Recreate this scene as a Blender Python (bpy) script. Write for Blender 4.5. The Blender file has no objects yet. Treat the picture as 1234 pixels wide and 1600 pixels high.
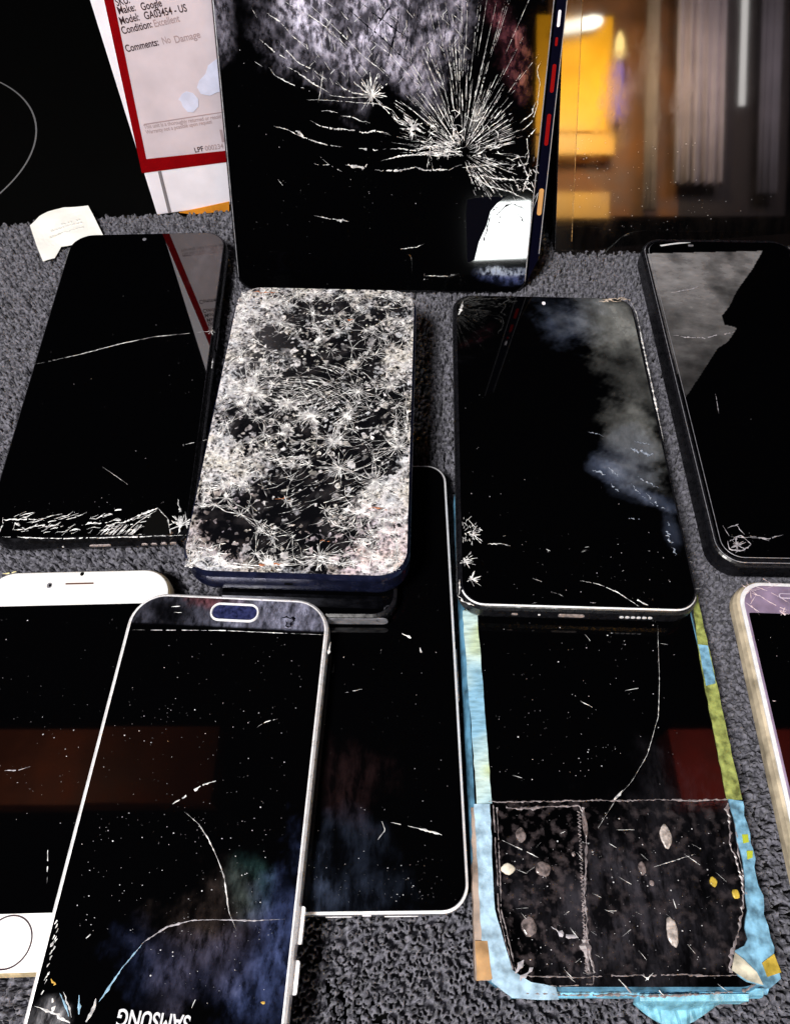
import bpy, math, random
import numpy as np
from mathutils import Matrix, Vector
random.seed(7); rng = np.random.default_rng(7)
S = bpy.context.scene; COL = S.collection
# ------------------------------------------------------------------ camera, world, lamps, exposure
F = 1155.6; PITCH = math.radians(58); HC = 0.235
cd = bpy.data.cameras.new('camera'); cam = bpy.data.objects.new('camera', cd); COL.objects.link(cam)
cd.sensor_fit = 'VERTICAL'; cd.sensor_height = 36; cd.lens = 36 * F / 1600; cd.clip_start = .01; cd.clip_end = 60
cam.location = (0, 0, HC); cam.rotation_euler = (math.pi / 2 - PITCH, 0, 0); S.camera = cam
W = bpy.data.worlds.new('World'); S.world = W; W.use_nodes = True
bg = W.node_tree.nodes['Background']; bg.inputs[0].default_value = (.75, .8, 1, 1); bg.inputs[1].default_value = .0015
S.view_settings.view_transform = 'Standard'; S.view_settings.look = 'None'; S.view_settings.gamma = 1
S.view_settings.exposure = 0; S.view_settings.use_curve_mapping = False
def area(name, loc, target, sx, sy, power, col=(1, 1, 1), spread=180):
    l = bpy.data.lights.new(name, 'AREA'); l.shape = 'RECTANGLE'; l.size = sx; l.size_y = sy; l.energy = power; l.color = col
    l.spread = math.radians(spread)
    o = bpy.data.objects.new(name, l); COL.objects.link(o); o.location = loc
    o.rotation_euler = (Vector(target) - Vector(loc)).to_track_quat('-Z', 'Y').to_euler(); return o
area('ceiling_lamp_light', (-.29, -.24, .72), (0, .14, 0), .17, .17, 12.0, (1, .965, .93))
area('window_light', (.198, -.8, .35), (.02, .29, .03), .105, .10, 1.5, (.95, 1, .98))
area('curtain_fill', (.64, -.42, .62), (.61, -.85, .60), .25, .2, 3.8, (1, .93, .97), 125)  # unseen fill added to light the mirrored curtains
area('cabinet_fill', (.36, -.50, .62), (.34, -.85, .58), .10, .10, 6.5, (1, .80, .42), 100)  # warm fill added so the cabinet shows in the tablet's reflection
area('beam_fill_a', (-.50, .16, .66), (-.52, .26, .9), .12, .06, .8, (1, .75, .5), 110)  # unseen upward fill added to brighten the left ceiling beam
area('beam_fill_b', (.50, .16, .62), (.50, .26, .9), .15, .06, 1.5, (1, .6, .45), 110)  # second added fill, lighting the right beam from below
# ------------------------------------------------------------------ geometry of the view
CAM = np.array([0, 0, HC]); FW = np.array([0, math.cos(PITCH), -math.sin(PITCH)])
UP = np.array([0, math.sin(PITCH), math.cos(PITCH)]); RT = np.array([1., 0, 0])
def ray(x, y): return FW + RT * (x - 617) / F + UP * (800 - y) / F
def hit(x, y, P0, n):
    d = ray(x, y); return CAM + d * (np.dot(np.array(P0) - CAM, n) / np.dot(d, n))
def at(x, y, z): return hit(x, y, (0, 0, z), np.array([0, 0, 1.]))
# ------------------------------------------------------------------ objects
def link(name, me, mats, parent=None):
    o = bpy.data.objects.new(name, me); COL.objects.link(o)
    for m in (mats if isinstance(mats, (list, tuple)) else [mats]): me.materials.append(m)
    if parent: o.parent = parent
    return o
def mesh(name, v, f, smooth=False):
    me = bpy.data.meshes.new(name); me.from_pydata([tuple(map(float, p)) for p in v], [], f); me.update()
    if smooth: me.polygons.foreach_set('use_smooth', [True] * len(me.polygons))
    return me
def tag(o, label, cat=None, group=None, kind=None):
    if label: o['label'] = label
    if cat: o['category'] = cat
    if group: o['group'] = group
    if kind: o['kind'] = kind
    return o
class MB:
    def __init__(s): s.v = []; s.f = []
    def add(s, v, f):
        b = len(s.v); s.v += [tuple(p) for p in v]; s.f += [[i + b for i in q] for q in f]
    def poly(s, pts, z, t):                      # thin plate: outline (x,y), top z, thickness t
        n = len(pts); a = sum(pts[i][0] * pts[(i + 1) % n][1] - pts[(i + 1) % n][0] * pts[i][1] for i in range(n))
        if a < 0: pts = pts[::-1]
        s.add([(p[0], p[1], z) for p in pts] + [(p[0], p[1], z - t) for p in pts],
              [list(range(n)), list(range(2 * n - 1, n - 1, -1))] + [[i, n + i, n + (i + 1) % n, (i + 1) % n] for i in range(n)])
    def loft(s, rings, cap=True):
        n = len(rings[0]); v = [p for r in rings for p in r]; f = []
        for k in range(len(rings) - 1):
            for i in range(n):
                j = (i + 1) % n; f.append([k * n + i, k * n + j, (k + 1) * n + j, (k + 1) * n + i])
        if cap: f += [list(range(n))[::-1], [(len(rings) - 1) * n + i for i in range(n)]]
        s.add(v, f)
    def box(s, x0, x1, y0, y1, z0, z1):
        s.loft([[(x0, y0, z), (x1, y0, z), (x1, y1, z), (x0, y1, z)] for z in (z0, z1)])
    def build(s, name, mat, parent=None, smooth=False):
        o = link(name, mesh(name, s.v, s.f, smooth), mat, parent)
        if isinstance(s, Cracks) and name not in ('bright_edge', 'display_edge', 'curved_crack'): o['kind'] = 'stuff'
        return o
def rr(w, h, r, inset=0, n=9, cx=0, cy=0):
    w2 = w / 2 - inset; h2 = h / 2 - inset; r = max(r - inset, .0003); P = []
    for sx, sy, a0 in ((1, -1, -90), (1, 1, 0), (-1, 1, 90), (-1, -1, 180)):
        for k in range(n + 1):
            a = math.radians(a0 + 90 * k / n); P.append((cx + sx * (w2 - r) + r * math.cos(a), cy + sy * (h2 - r) + r * math.sin(a)))
    return P
def slab(name, w, h, r, prof, mat, parent, cx=0, cy=0, smooth=False):
    m = MB(); m.loft([[(x, y, z) for x, y in rr(w, h, r, i, 9, cx, cy)] for i, z in prof]); return m.build(name, mat, parent, smooth)
class Pose:
    def __init__(s, px, P0, n):
        s.n = np.array(n, float); s.P0 = np.array(P0, float); A = [hit(*q, P0, s.n) for q in px]
        ex = (A[1] - A[0]) / np.linalg.norm(A[1] - A[0]) + (A[2] - A[3]) / np.linalg.norm(A[2] - A[3])
        ey = (A[0] - A[3]) / np.linalg.norm(A[0] - A[3]) + (A[1] - A[2]) / np.linalg.norm(A[1] - A[2])
        ex /= np.linalg.norm(ex); ey /= np.linalg.norm(ey)
        e2 = ey - ex * 0; k = np.cross(ey, s.n); ex = ex + k / np.linalg.norm(k); ex /= np.linalg.norm(ex)
        s.ex = ex; s.ey = np.cross(s.n, ex); s.c = sum(A) / 4
        s.w = (np.linalg.norm(A[1] - A[0]) + np.linalg.norm(A[2] - A[3])) / 2
        s.h = (np.linalg.norm(A[0] - A[3]) + np.linalg.norm(A[1] - A[2])) / 2
    def grow(s, top=0, right=0, bottom=0, left=0):
        s.c = s.c + s.ey * (top - bottom) / 2 + s.ex * (right - left) / 2; s.h += top + bottom; s.w += left + right; return s
    def loc(s, px, py):
        d = hit(px, py, s.c, s.n) - s.c; return (float(d @ s.ex), float(d @ s.ey))
    def locs(s, P): return [s.loc(*p) for p in P]
    def empty(s, name, T):                       # the empty sits at the underside
        o = bpy.data.objects.new(name, None); COL.objects.link(o); o.empty_display_size = .01; b = s.c - s.n * T
        o.matrix_world = Matrix(((s.ex[0], s.ey[0], s.n[0], b[0]), (s.ex[1], s.ey[1], s.n[1], b[1]), (s.ex[2], s.ey[2], s.n[2], b[2]), (0, 0, 0, 1)))
        s.T = T; return o
# ------------------------------------------------------------------ materials
def nodes(name):
    m = bpy.data.materials.new(name); m.use_nodes = True; nt = m.node_tree; return m, nt, nt.nodes['Principled BSDF']
def N(nt, t, **k):
    n = nt.nodes.new(t)
    for a, b in k.items():
        if a.startswith('i_'):
            key = a[2:]; n.inputs[int(key) if key.isdigit() else key.replace('_', ' ')].default_value = b
        else: setattr(n, a, b)
    return n
def ramp(nt, src, a, b, c0=(0, 0, 0, 1), c1=(1, 1, 1, 1)):
    r = nt.nodes.new('ShaderNodeValToRGB'); r.color_ramp.elements[0].position = a; r.color_ramp.elements[1].position = b
    r.color_ramp.elements[0].color = c0; r.color_ramp.elements[1].color = c1; nt.links.new(src, r.inputs[0]); return r.outputs[0]
def mathn(nt, op, a, b):
    n = nt.nodes.new('ShaderNodeMath'); n.operation = op
    for i, q in enumerate((a, b)):
        if isinstance(q, (int, float)): n.inputs[i].default_value = q
        else: nt.links.new(q, n.inputs[i])
    return n.outputs[0]
def tex(nt, kind, scale, detail=3, stretch=(1, 1, 1), rot=0, **k):
    tc = nt.nodes.new('ShaderNodeTexCoord'); mp = nt.nodes.new('ShaderNodeMapping'); mp.inputs['Scale'].default_value = stretch
    mp.inputs['Rotation'].default_value = (0, 0, rot); nt.links.new(tc.outputs['Object'], mp.inputs[0])
    t = nt.nodes.new('ShaderNodeTex' + kind); nt.links.new(mp.outputs[0], t.inputs['Vector']); t.inputs['Scale'].default_value = scale
    if 'Detail' in t.inputs: t.inputs['Detail'].default_value = detail
    for a, b in k.items(): setattr(t, a, b)
    return t
def simple(name, col, rough=.5, metal=0, noise=0, nscale=300, bump=0, ior=1.5, coat=0):
    m, nt, b = nodes(name); b.inputs['Base Color'].default_value = (*col, 1); b.inputs['Roughness'].default_value = rough
    b.inputs['Metallic'].default_value = metal; b.inputs['IOR'].default_value = ior; b.inputs['Coat Weight'].default_value = coat
    t = tex(nt, 'Noise', nscale, 5)
    if noise:
        c0 = tuple(max(0, c * (1 - noise)) for c in col); c1 = tuple(min(1, c * (1 + noise * .6)) for c in col)
        nt.links.new(ramp(nt, t.outputs[0], .35, .65, (*c0, 1), (*c1, 1)), b.inputs['Base Color'])
        nt.links.new(ramp(nt, t.outputs[0], .3, .7, (rough * .7,) * 3 + (1,), (min(1, rough * 1.35),) * 3 + (1,)), b.inputs['Roughness'])
    if bump:
        bp = N(nt, 'ShaderNodeBump'); bp.inputs['Strength'].default_value = .6; bp.inputs['Distance'].default_value = bump
        nt.links.new(t.outputs[0], bp.inputs['Height']); nt.links.new(bp.outputs[0], b.inputs['Normal'])
    return m
def glass(name, film_glare=(.35, .38, .45), base=(.0006, .0006, .0008), ior=1.5, rough=.03, streak=0, lo=.40, hi=.62, sc=260, st=(1, .35, 1)):
    """black glossy front with grease and painted-in reflections whose extent is the painted attribute 'film_glare'"""
    m, nt, b = nodes(name); b.inputs['IOR'].default_value = ior
    at_ = N(nt, 'ShaderNodeAttribute', attribute_name='film_glare')
    n1 = tex(nt, 'Noise', sc, 8, st, streak); n1.inputs['Roughness'].default_value = .68
    n2 = tex(nt, 'Noise', sc * .28, 4)
    q = mathn(nt, 'MULTIPLY', ramp(nt, n1.outputs[0], lo, hi), ramp(nt, n2.outputs[0], .30, .56))
    q = mathn(nt, 'ADD', mathn(nt, 'MULTIPLY', q, .92), .08)
    fac = mathn(nt, 'MULTIPLY', at_.outputs['Fac'], q)
    mix = N(nt, 'ShaderNodeMix', data_type='RGBA'); nt.links.new(fac, mix.inputs[0]); mix.inputs[6].default_value = (*base, 1)
    tint = N(nt, 'ShaderNodeAttribute', attribute_name='tint'); mul = N(nt, 'ShaderNodeMix', data_type='RGBA', blend_type='MULTIPLY')
    mul.inputs[0].default_value = 1; mul.inputs[6].default_value = (*film_glare, 1); nt.links.new(tint.outputs['Color'], mul.inputs[7])
    nt.links.new(mul.outputs[2], mix.inputs[7]); nt.links.new(mix.outputs[2], b.inputs['Base Color'])
    nt.links.new(mathn(nt, 'ADD', mathn(nt, 'MULTIPLY', fac, .5), rough), b.inputs['Roughness'])
    return m
M = {}
M['glass'] = glass('black_glass')
M['glass_cracked'] = glass('black_glass_smudge_glare', (.40, .38, .50), lo=.42, hi=.60, sc=420, st=(1, .6, 1), streak=.5)
M['glass_mirror'] = glass('mirror_black_glass', (.35, .25, .2), ior=1.98, rough=.032, sc=160)
M['glass_bezel'] = glass('bezel_glass', (.35, .25, .2), base=(.004, .003, .003), ior=1.9, rough=.05)
M['black'] = simple('black_plastic', (.006, .006, .008), .28, 0, .3, 500)
M['blackmetal'] = simple('black_metal', (.03, .03, .036), .25, .9, .3, 600)
M['navy'] = simple('navy_metal', (.014, .018, .055), .24, .6, .35, 260)
M['silver'] = simple('silver_metal', (.86, .85, .88), .3, .25, .12, 400)
M['chrome'] = simple('pale_anodised_metal', (.88, .88, .92), .38, .15, .1, 400)
M['grey_metal'] = simple('grey_metal', (.24, .24, .27), .35, .3, .25, 500)
M['dark_port'] = simple('dark_port', (.003, .003, .003), .8, ior=1.06)
M['port'] = simple('port_metal', (.62, .52, .50), .35, .5, .4, 900)
M['white_glass'] = simple('white_glass', (.83, .83, .83), .12, 0, .02, 60)
M['gold'] = simple('pale_gold_metal', (.78, .62, .38), .35, .5, .3, 300)
M['lavender'] = simple('lavender_glass', (.27, .205, .31), .16, 0, .35, 120)
M['cream'] = simple('worn_cream_plastic', (.52, .44, .32), .5, 0, .45, 160, .0003)
M['crack'] = simple('crack_edges', (.78, .76, .80), .35, 0, .62, 420)
M['crack_soft'] = simple('thin_crack', (.40, .38, .42), .4, 0, .3, 500)
M['crack_and_mask_dark'] = simple('dark_crack_mask', (.002, .002, .004), .9, ior=1.05)
M['crack_blue'] = simple('blue_tinted_crack', (.28, .46, .62), .3, 0, .2, 300)
M['dust'] = simple('dust', (.55, .54, .57), .8, 0, .6, 900)
M['white_card'] = simple('white_card', (.90, .86, .95), .55, 0, .05, 90)
M['label'] = simple('label_paper', (.66, .57, .63), .6, 0, .10, 60)
M['rail_red'] = simple('rail_red', (.20, .003, .003), .7, ior=1.1)
M['red'] = simple('red_print', (.22, .001, .003), .9, 0, .08, 150, ior=1.1)
M['ink'] = simple('dark_ink', (.03, .008, .012), .6)
M['ink_faded'] = simple('faded_ink', (.40, .30, .32), .6)
M['glue'] = simple('pale_glue_patch', (.70, .72, .92), .4, 0, .12, 150)
M['orange'] = simple('orange_strip', (.75, .28, .02), .5, 0, .2, 80)
M['paper'] = simple('white_paper', (.92, .92, .88), .7, 0, .03, 90)
M['pencil'] = simple('faint_grey_print', (.66, .66, .64), .7)
M['logo'] = simple('logo_print', (.50, .50, .54), .4)
M['tan'] = simple('tan_mark', (.50, .25, .07), .5)
M['bluerail'] = simple('dark_blue_edge', (.001, .001, .006), .7, ior=1.08)
M['ring'] = simple('grey_printed_ring', (.16, .16, .17), .5)
# ------------------------------------------------------------------ painting helper for glass sheets
FB = [(random.uniform(.7, 1.4) * 2 ** k * 260, random.uniform(0, 6.28), random.uniform(0, 6.28), .62 ** k) for k in range(5) for _ in range(4)]
def fbm(X, Y):
    r = 0
    for f, a, ph, am in FB: r = r + am * np.sin((X * math.cos(a) + Y * math.sin(a)) * f + ph + 1.5 * np.sin(Y * f * .6 + ph * 2))
    return r / 3.2
def blob(X, Y, cx, cy, rx, ry, ang=0, soft=1.):
    a = math.radians(ang); dx = X - cx; dy = Y - cy; u = (dx * math.cos(a) + dy * math.sin(a)) / rx; v = (-dx * math.sin(a) + dy * math.cos(a)) / ry
    t = np.clip((1.45 - np.sqrt(u * u + v * v) + .38 * fbm(X, Y)) / (1.15 * soft), 0, 1); return t * t * (3 - 2 * t)
def inpoly(X, Y, P):
    r = np.zeros(X.shape, bool); n = len(P)
    for i in range(n):
        x0, y0 = P[i]; x1, y1 = P[(i + 1) % n]
        if y0 == y1: continue
        r ^= ((Y < y0) != (Y < y1)) & (X < (x1 - x0) * (Y - y0) / (y1 - y0) + x0)
    return r.astype(float)
def sheet(name, w, h, r, z, mat, parent, paint=None, step=.001, cx=0, cy=0, t=0):
    nx = int(w / step) + 1; ny = int(h / step) + 1
    x = np.linspace(-w / 2, w / 2, nx); y = np.linspace(-h / 2, h / 2, ny); X, Y = np.meshgrid(x, y)
    ax = np.abs(X) - (w / 2 - r); ay = np.abs(Y) - (h / 2 - r); d = np.sqrt(np.maximum(ax, 0) ** 2 + np.maximum(ay, 0) ** 2)
    k = (ax > 0) & (ay > 0) & (d > r); s = np.where(k, r / np.maximum(d, 1e-9), 1)
    X = np.where(k, np.sign(X) * (w / 2 - r + ax * s), X) + cx; Y = np.where(k, np.sign(Y) * (h / 2 - r + ay * s), Y) + cy
    Z = np.full(X.shape, z)
    me = bpy.data.meshes.new(name); nv = nx * ny; me.vertices.add(nv)
    me.vertices.foreach_set('co', np.stack([X, Y, Z], -1).ravel())
    i = np.arange((nx - 1) * (ny - 1)); a = (i // (nx - 1)) * nx + i % (nx - 1); q = np.stack([a, a + 1, a + nx + 1, a + nx], -1).ravel()
    me.loops.add(len(q)); me.loops.foreach_set('vertex_index', q); me.polygons.add(len(i)); me.polygons.foreach_set('loop_start', i * 4)
    me.update(calc_edges=True)
    A = me.attributes.new('film_glare', 'FLOAT', 'POINT'); C = me.attributes.new('tint', 'FLOAT_COLOR', 'POINT')
    film_glare = np.zeros(X.shape); tint = np.ones(X.shape + (4,))
    if paint:
        rgb = paint(X, Y, film_glare)
        if rgb is not None: film_glare = rgb[0]; tint[..., :3] = rgb[1]
    A.data.foreach_set('value', film_glare.ravel().astype(np.float32)); C.data.foreach_set('color', tint.ravel().astype(np.float32))
    return link(name, me, mat, parent)
# ------------------------------------------------------------------ cracks and dust
class Cracks(MB):
    def line(s, P, w=.0002, jit=.5, brk=.1, z=0, taper=True, step=.0006):
        P = [np.array(p, float) for p in P]; L = [0]
        for a, b in zip(P, P[1:]): L.append(L[-1] + np.linalg.norm(b - a))
        n = max(3, int(L[-1] / step)); T = np.linspace(0, L[-1], n); X = np.interp(T, L, [p[0] for p in P]); Y = np.interp(T, L, [p[1] for p in P])
        ph = random.random() * 9; gx = np.gradient(X); gy = np.gradient(Y); g = np.hypot(gx, gy) + 1e-12; nx = -gy / g; ny = gx / g
        rw = np.cumsum(rng.normal(0, 1, n)); rw = rw - np.linspace(rw[0], rw[-1], n); j = (rng.normal(0, 1, n) * .35 + np.clip(rw * .35, -1.6, 1.6)) * w * jit; X = X + nx * j; Y = Y + ny * j
        ww = w * (.22 + 1.3 * rng.random(n) ** 2.4 + .45 * np.maximum(0, np.sin(T * 350 + ph * 3)))
        if taper: ww = ww * np.minimum(1, np.minimum(np.arange(n) + .5, n - np.arange(n)) / (n * .22 + 1))
        on = True; v = []; f = []
        for i in range(n):
            v += [(X[i] - nx[i] * ww[i] / 2, Y[i] - ny[i] * ww[i] / 2, z), (X[i], Y[i], z + ww[i] * .25), (X[i] + nx[i] * ww[i] / 2, Y[i] + ny[i] * ww[i] / 2, z)]
            if random.random() < brk: on = not on if on else random.random() < .35
            elif not on: on = random.random() < .6
            if i and on: k = 3 * i; f += [[k - 3, k, k + 1, k - 2][::-1], [k - 2, k + 1, k + 2, k - 1][::-1]]
        s.add(v, f)
    def burst(s, c, n, r0, r1, a0=0, a1=360, w=.0002, z=0, brk=.1, inner=0, lim=None):
        for k in range(n):
            a = math.radians(a0 + (a1 - a0) * (k + random.random()) / n); L = random.uniform(r0, r1); bend = random.uniform(-.25, .25)
            P = [(c[0] + math.cos(a + bend * t) * (inner + L * t), c[1] + math.sin(a + bend * t) * (inner + L * t)) for t in (0, .35, .7, 1)]
            if lim: P = [(min(max(p[0], lim[0]), lim[1]), min(max(p[1], lim[2]), lim[3])) for p in P]
            s.line(P, w * random.uniform(.6, 1.3), .4, brk, z)
def specks(parent, pose, z, spots, name='dust', rmax=.00022, w=None, h=None):
    m = MB()
    for (cx, cy, sx, sy, n) in spots:
        for k in range(n):
            x, y = pose.loc(cx + random.uniform(-sx, sx), cy + random.uniform(-sy, sy))
            if abs(x) > (w or pose.w) / 2 - .003 or abs(y) > (h or pose.h) / 2 - .003: continue
            r = rmax * (.20 + .66 * random.random() ** 4); a0 = random.random() * 6; e = random.uniform(.4, 1)
            R = [(x + r * math.cos(a0 + k2 * 1.047), y + r * e * math.sin(a0 + k2 * 1.047)) for k2 in range(6)]
            m.add([(*p, z) for p in R] + [(x, y, z + r * .4)], [[i, (i + 1) % 6, 6] for i in range(6)])
    o = m.build(name, M['dust'], parent); o['kind'] = 'stuff'; return o
def text(body, size, mat, parent, name, mtx, align='LEFT', sx=1):
    c = bpy.data.curves.new(name, 'FONT'); c.body = body; c.size = size; c.align_x = align; c.extrude = .00002; c.offset = size * .016
    t = bpy.data.objects.new('tmp', c); COL.objects.link(t); bpy.context.view_layer.update()
    me = bpy.data.meshes.new_from_object(t.evaluated_get(bpy.context.evaluated_depsgraph_get())); bpy.data.objects.remove(t)
    me.transform(mtx @ Matrix.Diagonal((sx, 1, 1, 1))); me.materials.clear(); return link(name, me, mat, parent)
def edge_holes(parent, pose, spec, z, T, name_map=None):
    for (name, x0, x1, hh, mat) in spec:      # little pills set on the lower side of a phone
        m = MB(); y = -pose.h / 2 - .00006; m.loft([[(px, y - k * .00012, z + pz) for px, pz in rr(x1 - x0, hh, hh / 2.05, 0, 5, (x0 + x1) / 2, 0)] for k in (-3, 1)]); m.build(name, mat, parent)
# ------------------------------------------------------------------ the surface: black glass counter and grey towel
m, nt, b = nodes('counter_glass'); b.inputs['Base Color'].default_value = (.002, .002, .002, 1); b.inputs['IOR'].default_value = 1.45
nt.links.new(ramp(nt, tex(nt, 'Noise', 30, 4).outputs[0], .3, .7, (.04,) * 3 + (1,), (.10,) * 3 + (1,)), b.inputs['Roughness'])
c = MB(); c.box(-.75, .75, -.30, 1.15, -.03, -.0045); o = c.build('countertop', m); tag(o, 'black glass countertop under and behind the grey towel', kind='structure')
cr = MB(); ox, oy, R = -.2879, .3807, .0885; seg = 128
cr.loft([[(ox + r * math.cos(i * 2 * math.pi / seg), oy + r * math.sin(i * 2 * math.pi / seg), -.00435) for i in range(seg)] for r in (R, R + .0009)], cap=False)
cr.f = [q[::-1] for q in cr.f]
ro = cr.build('burner_ring', M['ring'], o)

def make_towel():
    st = .00034; x0, x1, y0, y1 = -.235, .245, -.035, .345; nx = int((x1 - x0) / st); ny = int((y1 - y0) / st)
    Hh = np.full((ny, nx), -.0040, np.float32); sp = .00168; gx, gy = np.meshgrid(np.arange(x0, x1, sp), np.arange(y0, y1, sp * .9))
    gx = gx.ravel() + rng.normal(0, sp * .33, gx.size); gy = gy.ravel() + rng.normal(0, sp * .33, gy.size); n = gx.size
    ang = rng.random(n) * 6.283; R = rng.uniform(.00042, .00092, n); th = rng.uniform(.00024, .00036, n); ht = rng.uniform(-.0013, .0005, n); span = rng.uniform(.9, 2.5, n)
    ix = ((gx - x0) / st).astype(int); iy = ((gy - y0) / st).astype(int)
    for dy in range(-4, 5):
        for dx in range(-4, 5):
            jx = ix + dx; jy = iy + dy; ok = (jx >= 0) & (jx < nx) & (jy >= 0) & (jy < ny)
            X = x0 + jx * st - gx; Y = y0 + jy * st - gy; rad = np.hypot(X, Y); da = np.abs((np.arctan2(Y, X) - ang + np.pi) % (2 * np.pi) - np.pi)
            over = np.maximum(0, da - span) * R; d = np.hypot(rad - R, over) / th
            z = ht - .0004 * da / span + th * 1.5 * np.sqrt(np.maximum(0, 1 - d * d)) - np.where(d < 1, 0, 1)
            np.maximum.at(Hh, (jy[ok], jx[ok]), z[ok].astype(np.float32))
    X, Y = np.meshgrid(x0 + np.arange(nx) * st, y0 + np.arange(ny) * st)
    Hh += (.0005 * np.sin(X * 37 + 1) * np.sin(Y * 31) + .0003 * np.sin(X * 90 + Y * 60)).astype(np.float32) - .0002
    # far edge of the towel, traced on the counter
    ex = [-.26, -.195, -.165, -.135, -.10, -.05, .02, .30]; ey = [.312, .3165, .323, .3245, .326, .333, .337, .337]
    E = np.interp(X[0], ex, ey) + .0007 * np.sin(X[0] * 900) + .0005 * np.sin(X[0] * 2300 + 1)
    over = np.clip((Y - (E[None, :] - .004)) / .004, 0, 1.6); Hh = Hh - .0045 * np.minimum(over, 1) ** 3
    Y = np.minimum(Y, E[None, :] + .0005)
    me = bpy.data.meshes.new('towel'); me.vertices.add(nx * ny); me.vertices.foreach_set('co', np.stack([X, Y, Hh], -1).ravel().astype(np.float32))
    i = np.arange((nx - 1) * (ny - 1)); a = (i // (nx - 1)) * nx + i % (nx - 1); q = np.stack([a, a + 1, a + nx + 1, a + nx], -1).ravel()
    me.loops.add(len(q)); me.loops.foreach_set('vertex_index', q); me.polygons.add(len(i)); me.polygons.foreach_set('loop_start', i * 4)
    me.polygons.foreach_set('use_smooth', np.ones(len(i), bool)); me.update(calc_edges=True)
    m, nt, b = nodes('towel_loops'); b.inputs['Roughness'].default_value = .75; b.inputs['Sheen Weight'].default_value = .25
    nt.links.new(ramp(nt, tex(nt, 'Noise', 620, 4).outputs[0], .38, .63, (.018, .018, .028, 1), (.165, .163, .200, 1)), b.inputs['Base Color'])
    bp = N(nt, 'ShaderNodeBump'); bp.inputs['Strength'].default_value = .8; bp.inputs['Distance'].default_value = .0003
    nt.links.new(tex(nt, 'Noise', 3200, 2).outputs[0], bp.inputs['Height']); nt.links.new(bp.outputs[0], b.inputs['Normal'])
    o = link('towel', me, m); tag(o, 'dark grey looped cotton towel spread under all the phones', kind='structure')
make_towel()
Zp = (0, 0, 1)
GRP = 'broken phones laid out on the towel'
# ------------------------------------------------------------------ things beyond the frame that the screens mirror
def folds(name, xs, y, z0, z1, amp, mat, label):
    m = MB(); n = 40; v = []; x0, x1 = xs
    for k in range(n + 1):
        x = x0 + (x1 - x0) * k / n; yy = y + amp * math.sin(k * .9) + amp * .5 * math.sin(k * 2.3)
        v += [(x, yy, z0), (x, yy, z1), (x, yy - .003, z1), (x, yy - .003, z0)]
    f = []
    for k in range(n):
        a = 4 * k; f += [[a, a + 4, a + 5, a + 1], [a + 3, a + 2, a + 6, a + 7], [a + 1, a + 5, a + 6, a + 2], [a, a + 3, a + 7, a + 4]]
    m.add(v, f); o = m.build(name, mat, None, True); return tag(o, label, 'curtain', 'curtains behind the photographer')
cm = simple('curtain_cloth', (.52, .43, .45), .85, 0, .15, 20); cm2 = simple('brown_wall_paint', (.17, .065, .022), .7, 0, .45, 16)
folds('curtain', (.556, .655), -.86, .45, 1.05, .012, cm, 'wide mauve grey curtain behind the photographer mirrored in the upright tablet')
folds('curtain', (.496, .520), -.86, .40, 1.05, .006, simple('tan_curtain', (.34, .27, .24), .85, 0, .15, 20), 'narrow tan grey curtain strip nearest the orange cabinet')
folds('curtain', (.722, .760), -.86, .43, 1.05, .008, simple('dark_curtain', (.25, .22, .24), .85, 0, .15, 20), 'dark grey curtain edge farthest from the orange cabinet')
mb = MB(); mb.box(.30, .58, -.92, -.90, .40, 1.1); tag(mb.build('room_wall', cm2), 'brown room wall behind the photographer', kind='structure')
mb = MB(); mb.box(.58, .80, -.92, -.90, .40, 1.1); tag(mb.build('room_wall', simple('dark_wall', (.03, .02, .02), .8)), 'dark room wall behind the curtains', kind='structure')
e = bpy.data.objects.new('cabinet', None); COL.objects.link(e); e.location = (.35, -.88, .38)
tag(e, 'orange lit cabinet mirrored in the upright tablet at right', 'cabinet')
mb = MB(); mb.box(-.08, .078, -.02, .02, .172, .39); mb.build('back_panel', simple('orange_wood', (.80, .40, .001), .5, 0, .25, 9), e)
mb = MB(); mb.box(-.08, .085, -.02, .025, .125, .165); mb.box(-.08, .075, -.02, .03, .0, .050); mb.build('shelf', simple('shelf_wood', (.66, .33, .02), .5, 0, .2, 9), e)
mb = MB(); mb.loft([[(r * math.cos(a * math.pi / 8), r * math.sin(a * math.pi / 8), z * .95) for a in range(16)] for r, z in ((.008, 0), (.013, .002), (.013, .10), (.010, .115), (.005, .125), (.005, .135))])
o = mb.build('bottle', simple('violet_bottle', (.22, .15, .55), .4, 0, .3, 30), None, True); o.location = (.433, -.84, .560); tag(o, 'violet bottle with pale cap standing on the cabinet shelf', 'bottle')
def glow(name, col, st):
    m = bpy.data.materials.new(name); m.use_nodes = True; nt = m.node_tree; nt.nodes.clear(); e_ = nt.nodes.new('ShaderNodeEmission'); o_ = nt.nodes.new('ShaderNodeOutputMaterial')
    e_.inputs[0].default_value = (*col, 1); e_.inputs[1].default_value = st; nt.links.new(e_.outputs[0], o_.inputs[0]); return m
mb = MB(); mb.loft([[(z, r * math.cos(a * math.pi / 8), r * math.sin(a * math.pi / 8)) for a in range(16)] for z, r in ((-.05, .002), (-.045, .010), (.02, .012), (.034, .008), (.038, .002))])
o = mb.build('wall_lamp', glow('lamp_glow', (1, .93, .75), 16), None, True); o.location = (.355, -.80, .722); o.rotation_euler = (0, -.18, 0); tag(o, 'lit tube lamp above the orange cabinet', 'lamp')
mb = MB(); mb.box(.694, .706, -.892, -.888, .615, 1.1); tag(mb.build('window_gap', glow('daylight_gap', (1, .95, .92), 5)), 'bright strip of daylit window between two curtains', 'window')
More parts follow.
